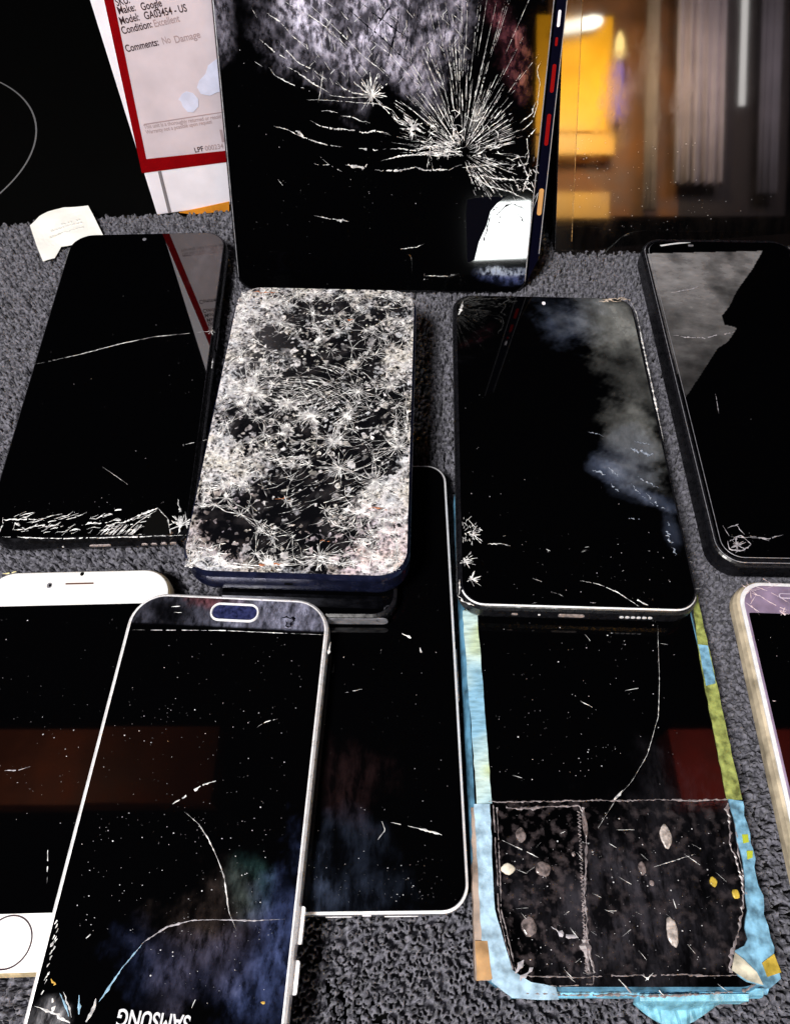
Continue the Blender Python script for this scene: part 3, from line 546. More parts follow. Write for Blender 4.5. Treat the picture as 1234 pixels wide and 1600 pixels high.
def phone_shattered():
    p = Pose([(370, 449), (650, 453), (634, 906), (288, 888)], (0, 0, .0273), Zp); T = .0120; e = p.empty('phone', T)
    tag(e, 'phone with its whole front glass shattered white, in a navy blue frame', 'phone', GRP)
    p0w, p0h = p.w, p.h; p.w += .0016; p.h += .0014
    body(p, T, .0105, M['navy'], e, prof=[(.0020, 0), (.0004, .0012), (0, .003), (0, T - .0022), (.0003, T - .0012), (.0009, T - .0002)])
    L = p.loc; w, h = p0w - .0006, p0h - .0006
    dark = [((535, 560), .0085, .0035, 20, 1.1), ((505, 610), .013, .0032, 0, 1.2), ((560, 545), .012, .004, 25, .8), ((600, 655), .009, .003, 0, .8), ((500, 745), .011, .006, 12, 1.2), ((545, 750), .014, .004, 20, .8), ((470, 800), .010, .010, 0, 1.1),
            ((475, 860), .010, .007, 0, 1.0), ((455, 700), .005, .004, 0, .6), ((500, 480), .008, .0022, 0, .8), ((590, 490), .008, .002, 10, .4), ((430, 530), .007, .003, 0, .4), ((520, 590), .014, .007, 5, .5), ((590, 620), .010, .006, 0, .4), ((360, 800), .009, .010, 0, .40), ((335, 830), .006, .008, 0, .30), ((600, 700), .007, .004, 0, .5), ((390, 660), .005, .005, 0, .45), ((400, 840), .008, .006, 0, .55), ((560, 700), .010, .005, 30, .4)]
    hubs = [(395, 612, 40, .012), (485, 650, 26, .007), (520, 690, 26, .007), (531, 731, 24, .007), (586, 752, 24, .007), (560, 612, 20, .005), (375, 500, 18, .005), (450, 630, 18, .006), (610, 600, 16, .005), (540, 650, 16, .006), (600, 830, 22, .006), (500, 870, 20, .006), (420, 880, 18, .005), (560, 800, 20, .006), (620, 700, 16, .005), (350, 760, 16, .005)]
    def dens(X, Y):
        d = .34 + .56 * np.exp(-np.minimum(w / 2 - np.abs(X), h / 2 - np.abs(Y)) / .006) + .20 * fbm(X * 1.3, Y * 1.3) + .20 * fbm(X * 3.7 + 1, Y * 3.7)
        for (q, rx, ry, a, s) in dark: d = d - 1.35 * s * blob(X, Y, *L(*q), rx * 1.2, ry * 1.25, a, 1.45)
        for (q, r) in (((545, 575), .005), ((330, 600), .008), ((360, 740), .010), ((600, 870), .012), ((350, 870), .010), ((620, 560), .008), ((400, 490), .012), ((600, 780), .01), ((330, 700), .008)): d = d + .5 * blob(X, Y, *L(*q), r, r)
        for (x, y, n_, r_) in hubs: d = d + .30 * blob(X, Y, *L(x, y), r_ * .45, r_ * .45)
        return np.clip(d, 0, 1.1)
    def paint(X, Y, f):
        t = np.ones(X.shape + (3,)); pk = blob(X, Y, *L(560, 850), .018, .014)[..., None]; t = t * (1 - pk * np.array((0, .16, .12))); gr = blob(X, Y, *L(350, 815), .013, .018)[..., None] + blob(X, Y, *L(380, 660), .010, .010)[..., None] * .6
        return dens(X, Y), t * (1 - .55 * np.clip(gr, 0, 1) * np.array((.9, 1, .95)))
    m, nt, b = nodes('shattered_glass'); b.inputs['Roughness'].default_value = .22
    A = N(nt, 'ShaderNodeAttribute', attribute_name='film_glare'); Tn = N(nt, 'ShaderNodeAttribute', attribute_name='tint')  # on this sheet the attribute carries the crushed-glass density
    wv = tex(nt, 'Noise', 500, 3); tc = N(nt, 'ShaderNodeTexCoord')
    add = N(nt, 'ShaderNodeVectorMath', operation='MULTIPLY_ADD'); nt.links.new(wv.outputs['Color'], add.inputs[0]); add.inputs[1].default_value = (.0022, .0022, 0); nt.links.new(tc.outputs['Object'], add.inputs[2])
    def vor(sc, th):
        v = N(nt, 'ShaderNodeTexVoronoi', feature='DISTANCE_TO_EDGE'); v.inputs['Scale'].default_value = sc; nt.links.new(add.outputs[0], v.inputs['Vector']); return ramp(nt, v.outputs['Distance'], th * .35, th, (1, 1, 1, 1), (0, 0, 0, 1))
    n1 = tex(nt, 'Noise', 300, 9); n1.inputs['Roughness'].default_value = .74; n2 = tex(nt, 'Noise', 800, 4)
    pw = mathn(nt, 'GREATER_THAN', mathn(nt, 'ADD', mathn(nt, 'MULTIPLY', A.outputs['Fac'], .40), mathn(nt, 'MULTIPLY', n1.outputs[0], .9)), .84)
    pw = ramp(nt, mathn(nt, 'ADD', mathn(nt, 'MULTIPLY', A.outputs['Fac'], .40), mathn(nt, 'MULTIPLY', n1.outputs[0], .9)), .80, .88)
    def facet(sc, k):
        v = N(nt, 'ShaderNodeTexVoronoi'); v.inputs['Scale'].default_value = sc; nt.links.new(add.outputs[0], v.inputs['Vector'])
        sp = N(nt, 'ShaderNodeSeparateColor'); nt.links.new(v.outputs['Color'], sp.inputs[0])
        on = ramp(nt, mathn(nt, 'ADD', sp.outputs[0], mathn(nt, 'MULTIPLY', A.outputs['Fac'], k)), .93, 1.0)
        return mathn(nt, 'MULTIPLY', on, ramp(nt, sp.outputs[1], 0, 1, (.25,) * 3 + (1,), (1,) * 4))
    fc = mathn(nt, 'MAXIMUM', facet(480, .11), facet(950, .24))
    pw = mathn(nt, 'MAXIMUM', mathn(nt, 'MULTIPLY', pw, .7), fc)
    ln_ = mathn(nt, 'MAXIMUM', vor(240, .075), mathn(nt, 'MULTIPLY', vor(560, .12), .9)); ln_ = mathn(nt, 'MULTIPLY', ln_, ramp(nt, A.outputs['Fac'], .45, .95))
    fac = mathn(nt, 'MULTIPLY', mathn(nt, 'MAXIMUM', pw, mathn(nt, 'MULTIPLY', ln_, .9)), ramp(nt, n2.outputs[0], .36, .54, (.15,) * 3 + (1,), (1,) * 4))
    mx = N(nt, 'ShaderNodeMix', data_type='RGBA'); nt.links.new(fac, mx.inputs[0]); nt.links.new(ramp(nt, tex(nt, 'Noise', 160, 5).outputs[0], .5, .72, (.002, .002, .003, 1), (.02, .018, .02, 1)), mx.inputs[6])
    hue = tex(nt, 'Noise', 130, 3); cr_ = nt.nodes.new('ShaderNodeValToRGB'); el = cr_.color_ramp.elements; el[0].position = .36; el[0].color = (.62, .64, .70, 1); el[1].position = .62; el[1].color = (.86, .82, .76, 1); k_ = el.new(.5); k_.color = (.88, .85, .88, 1); nt.links.new(hue.outputs[0], cr_.inputs[0])
    mu = N(nt, 'ShaderNodeMix', data_type='RGBA', blend_type='MULTIPLY'); mu.inputs[0].default_value = 1; nt.links.new(cr_.outputs[0], mu.inputs[6]); nt.links.new(Tn.outputs['Color'], mu.inputs[7])
    nt.links.new(mu.outputs[2], mx.inputs[7]); nt.links.new(mx.outputs[2], b.inputs['Base Color'])
    vb = N(nt, 'ShaderNodeTexVoronoi'); vb.inputs['Scale'].default_value = 900; nt.links.new(add.outputs[0], vb.inputs['Vector']); bp = N(nt, 'ShaderNodeBump'); bp.inputs['Strength'].default_value = .5; bp.inputs['Distance'].default_value = .0002
    nt.links.new(vb.outputs['Color'], bp.inputs['Height']); nt.links.new(bp.outputs[0], b.inputs['Normal'])
    sheet('screen', w, h, .0095, T + .0001, m, e, paint, step=.0008)
    c = Cracks(); z = T + .00013; lim = (-w / 2 + .001, w / 2 - .001, -h / 2 + .001, h / 2 - .001)
    for (x, y, n, r) in hubs: c.burst(L(x, y), int(n * 1.3), r * .5, r * 1.3, w=.00019, z=z, brk=.04, lim=lim); c.burst(L(x, y), 14, .0005, .0016, w=.0003, z=z, lim=lim)
    nodes_ = [L(x, y) for x, y, _, _ in hubs]
    while len(nodes_) < 580:
        x = random.uniform(lim[0], lim[1]); y = random.uniform(lim[2], lim[3]); d = float(dens(np.array([x]), np.array([y]))[0])
        if random.random() < .035 + d * 1.0: nodes_.append((x, y))
    NA = np.array(nodes_); done = set()
    for i in range(len(NA)):
        dd = np.hypot(*(NA - NA[i]).T); od = np.argsort(dd)[1:8]
        for j in od:
            if (i, j) in done or (j, i) in done or dd[j] > .011: continue
            done.add((i, j)); mid = (NA[i] + NA[j]) / 2 + rng.normal(0, .08, 2) * dd[j]
            c.line([NA[i], mid, NA[j]], random.choice((.00009, .00013, .00018)), .5, .05, z)
        q = random.random()
        c.burst(NA[i], random.randint(6, 12), .0005, .0012 + .0022 * q, w=.00014 + .0001 * q, z=z, brk=.03, lim=lim)
    for k in range(60):
        x = random.uniform(lim[0], lim[1]); y = random.uniform(lim[2], lim[3]); d = float(dens(np.array([x]), np.array([y]))[0])
        if d > .2 or random.random() < .35: c.burst((x, y), random.randint(5, 13), .0008, random.choice((.003, .005, .008)), a0=random.uniform(0, 360), a1=random.uniform(360, 640), w=random.uniform(.0001, .00019), z=z, brk=.08, lim=lim)
    for k in range(500):    # chips and short broken edges, thickest where the glass is powdered
        x = random.uniform(lim[0], lim[1]); y = random.uniform(lim[2], lim[3]); d = float(dens(np.array([x]), np.array([y]))[0])
        if random.random() > d + .12: continue
        a = random.uniform(0, 6.28); l = random.uniform(.0004, .0018); ww = random.uniform(.0001, .0005) * (.5 + d)
        c.line([(x, y), (x + l * math.cos(a), y + l * math.sin(a))], ww, .9, .05, z)
    hx, hy = L(395, 612)
    for k in range(120):     # streaks drawn out from the main impact through the dark patches
        a = math.radians(random.uniform(-28, 38)); r0 = random.uniform(.006, .035); r1 = r0 + random.uniform(.004, .014); bd = .25 * (1 if a > 0 else -1)
        P = [(hx + math.cos(a - bd * q) * (r0 + (r1 - r0) * q), hy + math.sin(a - bd * q) * (r0 + (r1 - r0) * q)) for q in (0, .5, 1)]
        if all(abs(q[0]) < w / 2 - .001 and abs(q[1]) < h / 2 - .001 for q in P): c.line(P, random.uniform(.0001, .00022), .4, .12, z)
    for k in range(150):     # curved threads in the lower dark areas
        q = (random.uniform(410, 590), random.uniform(690, 890)); s = random.uniform(10, 40); P = [L(q[0], q[1]), L(q[0] + s * .6, q[1] - s * .12), L(q[0] + s * 1.1, q[1] - s * .42)]
        if all(abs(v[0]) < w / 2 - .001 and abs(v[1]) < h / 2 - .001 for v in P): c.line(P, random.uniform(.0001, .0002), .4, .12, z)
    c.build('crack_web', simple('shard_edges', (.74, .71, .74), .25, 0, .7, 420), e)
    oc = Cracks()
    for x, y, l in ((395, 457, 40), (540, 500, 12), (430, 780, 25), (400, 883, 14), (575, 795, 30), (500, 845, 15), (420, 880, 20)): oc.line([L(x, y), L(x + l, y + 1)], .0006, .9, .3, T + .00014)
    oc.build('exposed_flex', simple('orange_brown_flex', (.36, .11, .03), .5, 0, .5, 500), e)
    xs = lambda px: L(px, 905)[0]
    edge_holes(e, p, [('microphone', xs(440), xs(450), .0010, M['dark_port']), ('microphone', xs(446), xs(454), .0008, M['dark_port'])], T - .0056, T)
phone_shattered()
def phone_taped():
    p = Pose([(722, 965), (1088, 950), (1216, 1556), (744, 1550)], (0, 0, .0095), Zp).grow(top=.055); T = .0088; e = p.empty('phone', T)
    tag(e, 'black phone patched with blue and yellow masking tape and clear tape', 'phone', GRP)
    body(p, T, .0095, simple('blue_stained_frame', (.10, .26, .40), .35, .3, .6, 200), e); L = p.loc; W2 = p.w / 2
    sheet('screen', p.w - .003, p.h - .003, .009, T, M['glass'], e, lambda X, Y, f: (.08 * blob(X, Y, *L(950, 1440), .030, .016) + .03 * blob(X, Y, *L(1060, 1330), .02, .02), np.ones(X.shape + (3,)) * (1, .85, .9)))
    m, nt, b = nodes('masking_tape'); b.inputs['Roughness'].default_value = .55; ta = tex(nt, 'Noise', 34, 3, (.7, 1, 1)); tb = tex(nt, 'Noise', 900, 4, (.25, 1, 1))
    c1 = nt.nodes.new('ShaderNodeValToRGB'); c1.color_ramp.interpolation = 'LINEAR'; el = c1.color_ramp.elements; el[0].position = .40; el[0].color = (.20, .40, .56, 1); el[1].position = .60; el[1].color = (.38, .44, .09, 1); q = el.new(.52); q.color = (.46, .60, .58, 1); nt.links.new(ta.outputs[0], c1.inputs[0])
    mu = N(nt, 'ShaderNodeMix', data_type='RGBA', blend_type='MULTIPLY'); mu.inputs[0].default_value = .9; nt.links.new(c1.outputs[0], mu.inputs[6]); nt.links.new(ramp(nt, tb.outputs[0], .3, .6, (.6, .62, .6, 1), (1.15, 1.15, 1.15, 1)), mu.inputs[7]); nt.links.new(mu.outputs[2], b.inputs['Base Color'])
    bp = N(nt, 'ShaderNodeBump'); bp.inputs['Strength'].default_value = .5; bp.inputs['Distance'].default_value = .0002; nt.links.new(tb.outputs[0], bp.inputs['Height']); nt.links.new(bp.outputs[0], b.inputs['Normal'])
    tape = m; yel = simple('yellow_green_tape', (.26, .30, .08), .55, 0, .6, 420, .0006); blue = simple('blue_tape', (.17, .37, .53), .5, 0, .6, 330, .0006); pale = simple('pale_blue_tape', (.33, .49, .63), .5, 0, .45, 300, .0006)
    def rag(P, n=5, amp=.0003):
        out = []
        for i in range(len(P)):
            a, b_ = P[i], P[(i + 1) % len(P)]; k = max(1, int(math.hypot(b_[0] - a[0], b_[1] - a[1]) / .0022))
            for j in range(k): t = j / k; out.append((a[0] + (b_[0] - a[0]) * t + random.uniform(-amp, amp), a[1] + (b_[1] - a[1]) * t + random.uniform(-amp, amp)))
        return out
    def plate(P, mat, name, z=T + .0003, t=.0003, amp=.00015): m = MB(); m.poly(rag([L(*q) for q in P], amp=amp), z, t); return m.build(name, mat, e)
    plate([(722, 955), (745, 955), (768, 1256), (745, 1256)], tape, 'masking_tape')
    plate([(740, 1256), (765, 1256), (772, 1420), (800, 1515), (830, 1535), (868, 1543), (872, 1562), (800, 1560), (768, 1535), (752, 1470)], pale, 'masking_tape', T + .0005)
    plate([(736, 1262), (746, 1262), (762, 1500), (766, 1532), (742, 1532)], simple('brown_stained_tape', (.30, .23, .19), .5, 0, .5, 180, .0002), 'stained_tape', T + .0002, .004)
    plate([(742, 1470), (760, 1470), (768, 1530), (744, 1532)], simple('ochre_glue', (.42, .24, .10), .5, 0, .4, 200, .0003), 'glue_stain', T + .0006, .004)
    plate([(1080, 930), (1088, 930), (1158, 1250), (1134, 1250), (1092, 1030)], yel, 'masking_tape', T + .0003)
    plate([(1090, 1008), (1104, 1010), (1117, 1068), (1102, 1072)], blue, 'tape_piece', T + .00045)
    plate([(1136, 1250), (1158, 1250), (1188, 1400), (1216, 1530), (1200, 1545), (1165, 1535), (1143, 1510), (1146, 1488), (1163, 1480), (1163, 1420), (1155, 1330)], blue, 'masking_tape', T + .0005, .0005, .0005)
    plate([(1188, 1505), (1206, 1490), (1218, 1520), (1196, 1526)], simple('yellow_glue', (.42, .30, .04), .4, 0, .4, 300, .0003), 'glue_stain', T + .0009, .0008)
    plate([(1145, 1488), (1160, 1500), (1180, 1520), (1190, 1540), (1165, 1532), (1140, 1515)], simple('pale_glue', (.55, .52, .42), .3, 0, .5, 300, .0004), 'glue_stain', T + .0008)
    for x, y in ((1162, 1310), (1168, 1335)): plate([(x - 4, y - 5), (x + 5, y - 6), (x + 6, y + 6), (x - 2, y + 9)], simple('yellow_dot', (.40, .46, .03), .5), 'paint_dot', T + .0007, .0003)
    # tape wrapped on the lower edge: wide blue lip, and the loose crumpled end on the towel
    m = MB(); yb = -p.h / 2
    def lip(px0, px1, out, z0, name, mat, base=yb):
        m = MB(); rows = []; n = 26; x0 = L(px0, 1550)[0]; x1 = L(px1, 1550)[0]
        for i in range(n + 1):
            t = i / n; x = x0 + (x1 - x0) * t; cz = .0004 * math.sin(i * 1.7); ex = out(t) ; rows.append([(x, base + .0012, T - .0007 + .0001 * math.sin(i)), (x, base - .0004, T - .0018 + cz * .3), (x, base - .0007 - ex * .35, z0 + .0020 + cz), (x, base - .0007 - ex, z0 + abs(cz) * 1.4), (x, base - .0007 - ex, z0 - .0004), (x, base - .0001, z0 + .0008), (x, base + .0012, T - .0016)])
        m.loft(rows, True); return m.build(name, mat, e)
    lip(800, 1195, lambda t: .0004, .0040, 'edge_tape', simple('teal_edge_tape', (.18, .48, .68), .4, 0, .5, 240, .0002))
    lip(1000, 1170, lambda t: .0005 + .0062 * math.sin(math.pi * min(1, t * 1.25)) ** 1.0 * (1 - .55 * t), .0006, 'crumpled_tape', simple('cyan_tape', (.19, .48, .64), .35, 0, .45, 320, .0004), yb - .0012)
    lip(1160, 1214, lambda t: .0020, .0020, 'corner_tape', blue, yb + .0024)
    # clear tape: two thin glossy films with milky rims
    ct, nt, b = nodes('clear_tape'); b.inputs['Roughness'].default_value = .12; b.inputs['Base Color'].default_value = (.20, .16, .17, 1)
    fr = ramp(nt, tex(nt, 'Noise', 420, 9, (1, 1, 1)).outputs[0], .50, .78, (0,) * 3 + (1,), (.10,) * 3 + (1,)); nt.links.new(fr, b.inputs['Alpha'])
    plate([(762, 1251), (1138, 1250), (1172, 1522), (800, 1524)], ct, 'clear_tape', T + .00020, .00010, .0002)
    plate([(778, 1262), (900, 1259), (913, 1300), (927, 1535), (812, 1537)], ct, 'clear_tape', T + .00036, .00010, .0002)
    c = Cracks(); z = T + .0004
    def ln(P, w=.0003, j=.4, b=.03): c.line([L(*q) for q in P], w, j, b, z, False)
    ln([(763, 1252), (900, 1251), (1000, 1249), (1135, 1250)], .0004, .5, 0); ln([(806, 1524), (900, 1526), (1030, 1523), (1150, 1524)], .00035); ln([(812, 1537), (860, 1540), (926, 1537), (926, 1524)], .0003)
    ln([(790, 1262), (850, 1262), (905, 1260), (912, 1275)], .0006, .4, 0); ln([(770, 1258), (778, 1420), (800, 1515)], .0003); ln([(776, 1262), (782, 1420), (806, 1520)], .0003)
    ln([(910, 1262), (913, 1320), (911, 1400), (917, 1470), (928, 1520)], .0006, .4, 0); ln([(913, 1468), (918, 1500), (922, 1522)], .0016, .3, 0)
    P = []
    for k in range(88): P.append((903 + 12 * (k / 88) + (3.5 if k % 2 else -2.5), 1268 + k * 2.9))
    ln(P, .00035, .1, 0)
    ln([(1135, 1255), (1140, 1320), (1158, 1370), (1160, 1430), (1150, 1470), (1140, 1490), (1140, 1520)], .0008, .5, 0); ln([(1145, 1262), (1150, 1330), (1165, 1400)], .0004)
    ln([(775, 1545), (900, 1556), (1100, 1556), (1160, 1550), (1192, 1532)], .0005)
    c.build('clear_tape_rim', simple('milky_rim', (.22, .19, .20), .35, 0, .5, 500), e)
    for (x, y, rx, ry, mt) in ((813, 1305, 8, 12, 0), (793, 1358, 11, 9, 2), (848, 1358, 12, 12, 0), (1039, 1307, 9, 19, 1), (826, 1448, 12, 16, 0), (1049, 1456, 9, 24, 1), (1002, 1357, 6, 11, 0), (1113, 1378, 6, 8, 3), (1148, 1397, 6, 8, 3), (895, 1335, 3, 4, 0), (1017, 1380, 4, 5, 0), (913, 1290, 4, 20, 0)):
        a = L(x, y); b_ = L(x + rx, y); d_ = L(x, y - ry); RX = abs(b_[0] - a[0]); RY = abs(d_[1] - a[1]); m = MB(); n = 28
        wob = [1 + .06 * math.sin(k * .9 + x) + .03 * math.sin(k * 2.1) for k in range(n)]
        m.loft([[(a[0] + RX * s * wob[k] * math.cos(k * 2 * math.pi / n), a[1] + RY * s * wob[k] * math.sin(k * 2 * math.pi / n), T + .0003 + q) for k in range(n)] for s, q in ((1, 0), (.93, .00018), (.7, .00028), (.3, .00034))])
        m.build('tape_bubble', [simple('bubble', (.16, .13, .13), .15, 0, .7, 700), simple('milky_bubble', (.42, .37, .35), .25, 0, .5, 900), simple('cream_bubble', (.72, .66, .55), .4, 0, .3, 500), simple('yellow_bubble', (.50, .36, .05), .3, 0, .4, 500)][mt], e, True)
    k = Cracks()
    def l2(P, w=.00015, b=.05): k.line([L(*q) for q in P], w, .3, b, T + .00048)
    l2([(1026, 975), (1029, 1060), (1027, 1120), (1010, 1180), (985, 1222), (962, 1248)], .00016, .0); l2([(962, 1248), (945, 1275), (933, 1295)], .0001)
    l2([(972, 1235), (958, 1250)], .0005, 0); l2([(783, 1313), (840, 1340)], .0002)
    for a_, b_ in (((913, 992), (921, 1002)), ((905, 1096), (925, 1106)), ((800, 1212), (815, 1216)), ((975, 1080), (996, 1076)), ((1030, 1006), (1042, 1008)), ((962, 1297), (990, 1297)), ((950, 1318), (962, 1325)), ((1020, 1355), (1085, 1335)), ((1068, 1335), (1092, 1352)), ((965, 1370), (985, 1382)), ((880, 1430), (888, 1424)), ((890, 1450), (905, 1470)), ((1050, 1405), (1055, 1420))): l2([a_, b_], .00018)
    l2([(1000, 1522), (1020, 1535), (1035, 1555)], .0004); l2([(965, 1530), (985, 1552)], .0006)
    for _ in range(30):
        q = (random.uniform(800, 1140), random.uniform(1290, 1550)); l = random.uniform(5, 22); a = random.uniform(-.9, .9); l2([q, (q[0] + l * math.cos(a), q[1] + l * math.sin(a))], random.uniform(.00006, .00013))
    k.build('scratch', M['crack'], e)
    fl = Cracks()
    for P, w in (([(832, 1512), (822, 1520), (808, 1535)], .0016), ([(818, 1500), (805, 1522)], .0010), ([(860, 1448), (880, 1462), (900, 1466)], .0010)): fl.line([L(*q) for q in P], w, .3, .02, T + .0005)
    fl.build('tape_crease', M['crack_soft'], e)
    specks(e, p, T + .0005, [(900, 1100, 160, 130, 90), (940, 1400, 190, 130, 260), (940, 1010, 80, 8, 14), (870, 1170, 100, 60, 40)], rmax=.0003)
phone_taped()
def phone_mid_right():
    p = Pose([(712, 462), (995, 460), (1087, 957), (709, 948)], (0, .098, .0205), (0, 0, 1)); T = .0088
    n = np.array([0, -(.0205 - .0125) / .144 * -1, 1.]); n = np.array([0., .045, 1.]); n /= np.linalg.norm(n)
    p = Pose([(712, 462), (995, 460), (1087, 957), (709, 948)], (0, .098, .0200), n); e = p.empty('phone', T)
    tag(e, 'black phone with smears and painted grey glare at upper right, resting on the taped phone', 'phone', GRP)
    body(p, T, .0085, M['black'], e); L = p.loc
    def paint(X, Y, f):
        P = L(960, 520); g = .28 * blob(X, Y, *L(988, 560), .013, .036, 8, 1.2) + .55 * blob(X, Y, *L(1000, 530), .006, .028, 10, 1.3) + .35 * blob(X, Y, *L(935, 500), .014, .016, 20) + .35 * blob(X, Y, *L(990, 690), .010, .020, 10); b_ = .30 * blob(X, Y, *L(890, 500), .012, .014) + .25 * blob(X, Y, *L(948, 735), .007, .004, -20) + .22 * blob(X, Y, *L(985, 720), .010, .014) + .35 * blob(X, Y, *L(1022, 780), .008, .0028, -25) + .2 * blob(X, Y, *L(1048, 830), .0025, .006)  # grey patch is glare painted into the colour, mixed with smears
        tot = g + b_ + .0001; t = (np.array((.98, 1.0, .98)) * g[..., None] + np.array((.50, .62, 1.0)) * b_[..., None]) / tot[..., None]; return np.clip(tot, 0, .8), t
    sheet('screen', p.w - .003, p.h - .003, .0075, T, glass('smeared_glare_glass', (.36, .365, .365), sc=210, st=(1, .45, 1), streak=-.25, lo=.05, hi=.80), e, paint, step=.0007)
    # polished lines round the lower rim
    m = MB(); ring = [rr(p.w, p.h, .0085, i, 9) for i in (.0011, .00075)]; nn = len(ring[0])
    for i in range(nn):
        j = (i + 1) % nn
        if ring[0][i][1] > -p.h / 2 + .007 or ring[0][j][1] > -p.h / 2 + .007: continue
        m.add([(*ring[1][i], T - .0003), (*ring[1][j], T - .0003), (*ring[0][j], T + .0002), (*ring[0][i], T + .0002)], [[0, 1, 2, 3]])
    m.build('rim_highlight', M['chrome'], e)
    c = Cracks(); z = T + .00004
    def ln(P, w=.0002, j=.4, b=.06): c.line([L(*q) for q in P], w, j, b, z)
    for q, n_ in (((737, 835), 12), ((725, 877), 13), ((735, 905), 9)): c.burst(L(*q), n_, .0012, .0048, -80, 80, .0003, z, lim=(-p.w / 2 + .0015, p.w, -p.h / 2, p.h)); c.burst(L(*q), 8, .0006, .0018, 0, 360, .0005, z)
    for k in range(40): q = (random.uniform(722, 748), random.uniform(810, 850)); ln([q, (q[0] + random.uniform(-8, 8), q[1] + random.uniform(-8, 8))], .0003)
    ln([(905, 907), (935, 913), (965, 925), (990, 942), (998, 948)], .00025); ln([(985, 932), (1012, 946)], .0004); ln([(832, 904), (846, 909)], .0003); ln([(762, 850), (785, 850), (797, 853)], .0005); ln([(715, 930), (724, 940), (740, 946)], .0007); ln([(718, 905), (717, 930)], .0005)
    for k in range(14): q = (random.uniform(718, 1085), random.uniform(800, 948)); ln([q, (q[0] + random.uniform(2, 10), q[1] + random.uniform(-2, 4))], .00012)
    ln([(723, 470), (722, 480), (716, 492)], .0011); c.build('crack_web', M['crack'], e)
    k = Cracks()
    for P, w in [([(935, 472), (955, 466), (985, 468)], .0013), ([(940, 468), (965, 473), (975, 464)], .0006)]: k.line([L(*q) for q in P], w, .6, .04, z)
    k.build('chipped_corner', simple('tan_chip', (.52, .42, .34), .5, 0, .5, 800), e)
    k = Cracks(); k.line([L(984, 470), L(994, 490), L(1003, 535), L(1015, 590), L(1036, 690)], .0006, .05, 0, z); k.build('bright_edge', M['crack'], e)
    k = Cracks()
    for P, w in [([(950, 730), (965, 745)], .0006), ([(995, 745), (1010, 752), (1028, 762)], .0006), ([(985, 755), (1020, 790)], .0004), ([(1008, 770), (1040, 795)], .0010), ([(918, 675), (945, 682)], .0004), ([(925, 735), (945, 742)], .0011), ([(985, 700), (1020, 712)], .0012), ([(990, 690), (1015, 695)], .0006), ([(1044, 815), (1040, 835), (1048, 850)], .0009), ([(955, 755), (966, 768)], .0008), ([(980, 812), (998, 810)], .0006), ([(1050, 855), (1056, 868)], .0008)]: k.line([L(*q) for q in P], w, .9, .22, z, step=.0004)
    k.build('grease_streak', simple('grease', (.26, .30, .38), .3, 0, .5, 1200), e)
    xs = lambda px: L(px, 960)[0]
    edge_holes(e, p, [('charging_port', xs(876), xs(918), .0017, M['port']), ('microphone', xs(802), xs(812), .0009, M['port']), ('microphone', xs(844), xs(848), .0008, M['chrome'])] + [('speaker_hole', xs(973 + 9 * k2), xs(980 + 9 * k2), .0012, M['chrome']) for k2 in range(6)], T - .0042, T)
    m = MB(); q = L(849, 474); m.poly(rr(.0014, .0020, .0006, 0, 4, *q), T + .0001, .0001); m.build('front_camera', M['white_card'], e)
    specks(e, p, z, [(880, 700, 170, 220, 50), (950, 890, 140, 60, 60), (760, 620, 40, 200, 14)])
phone_mid_right()
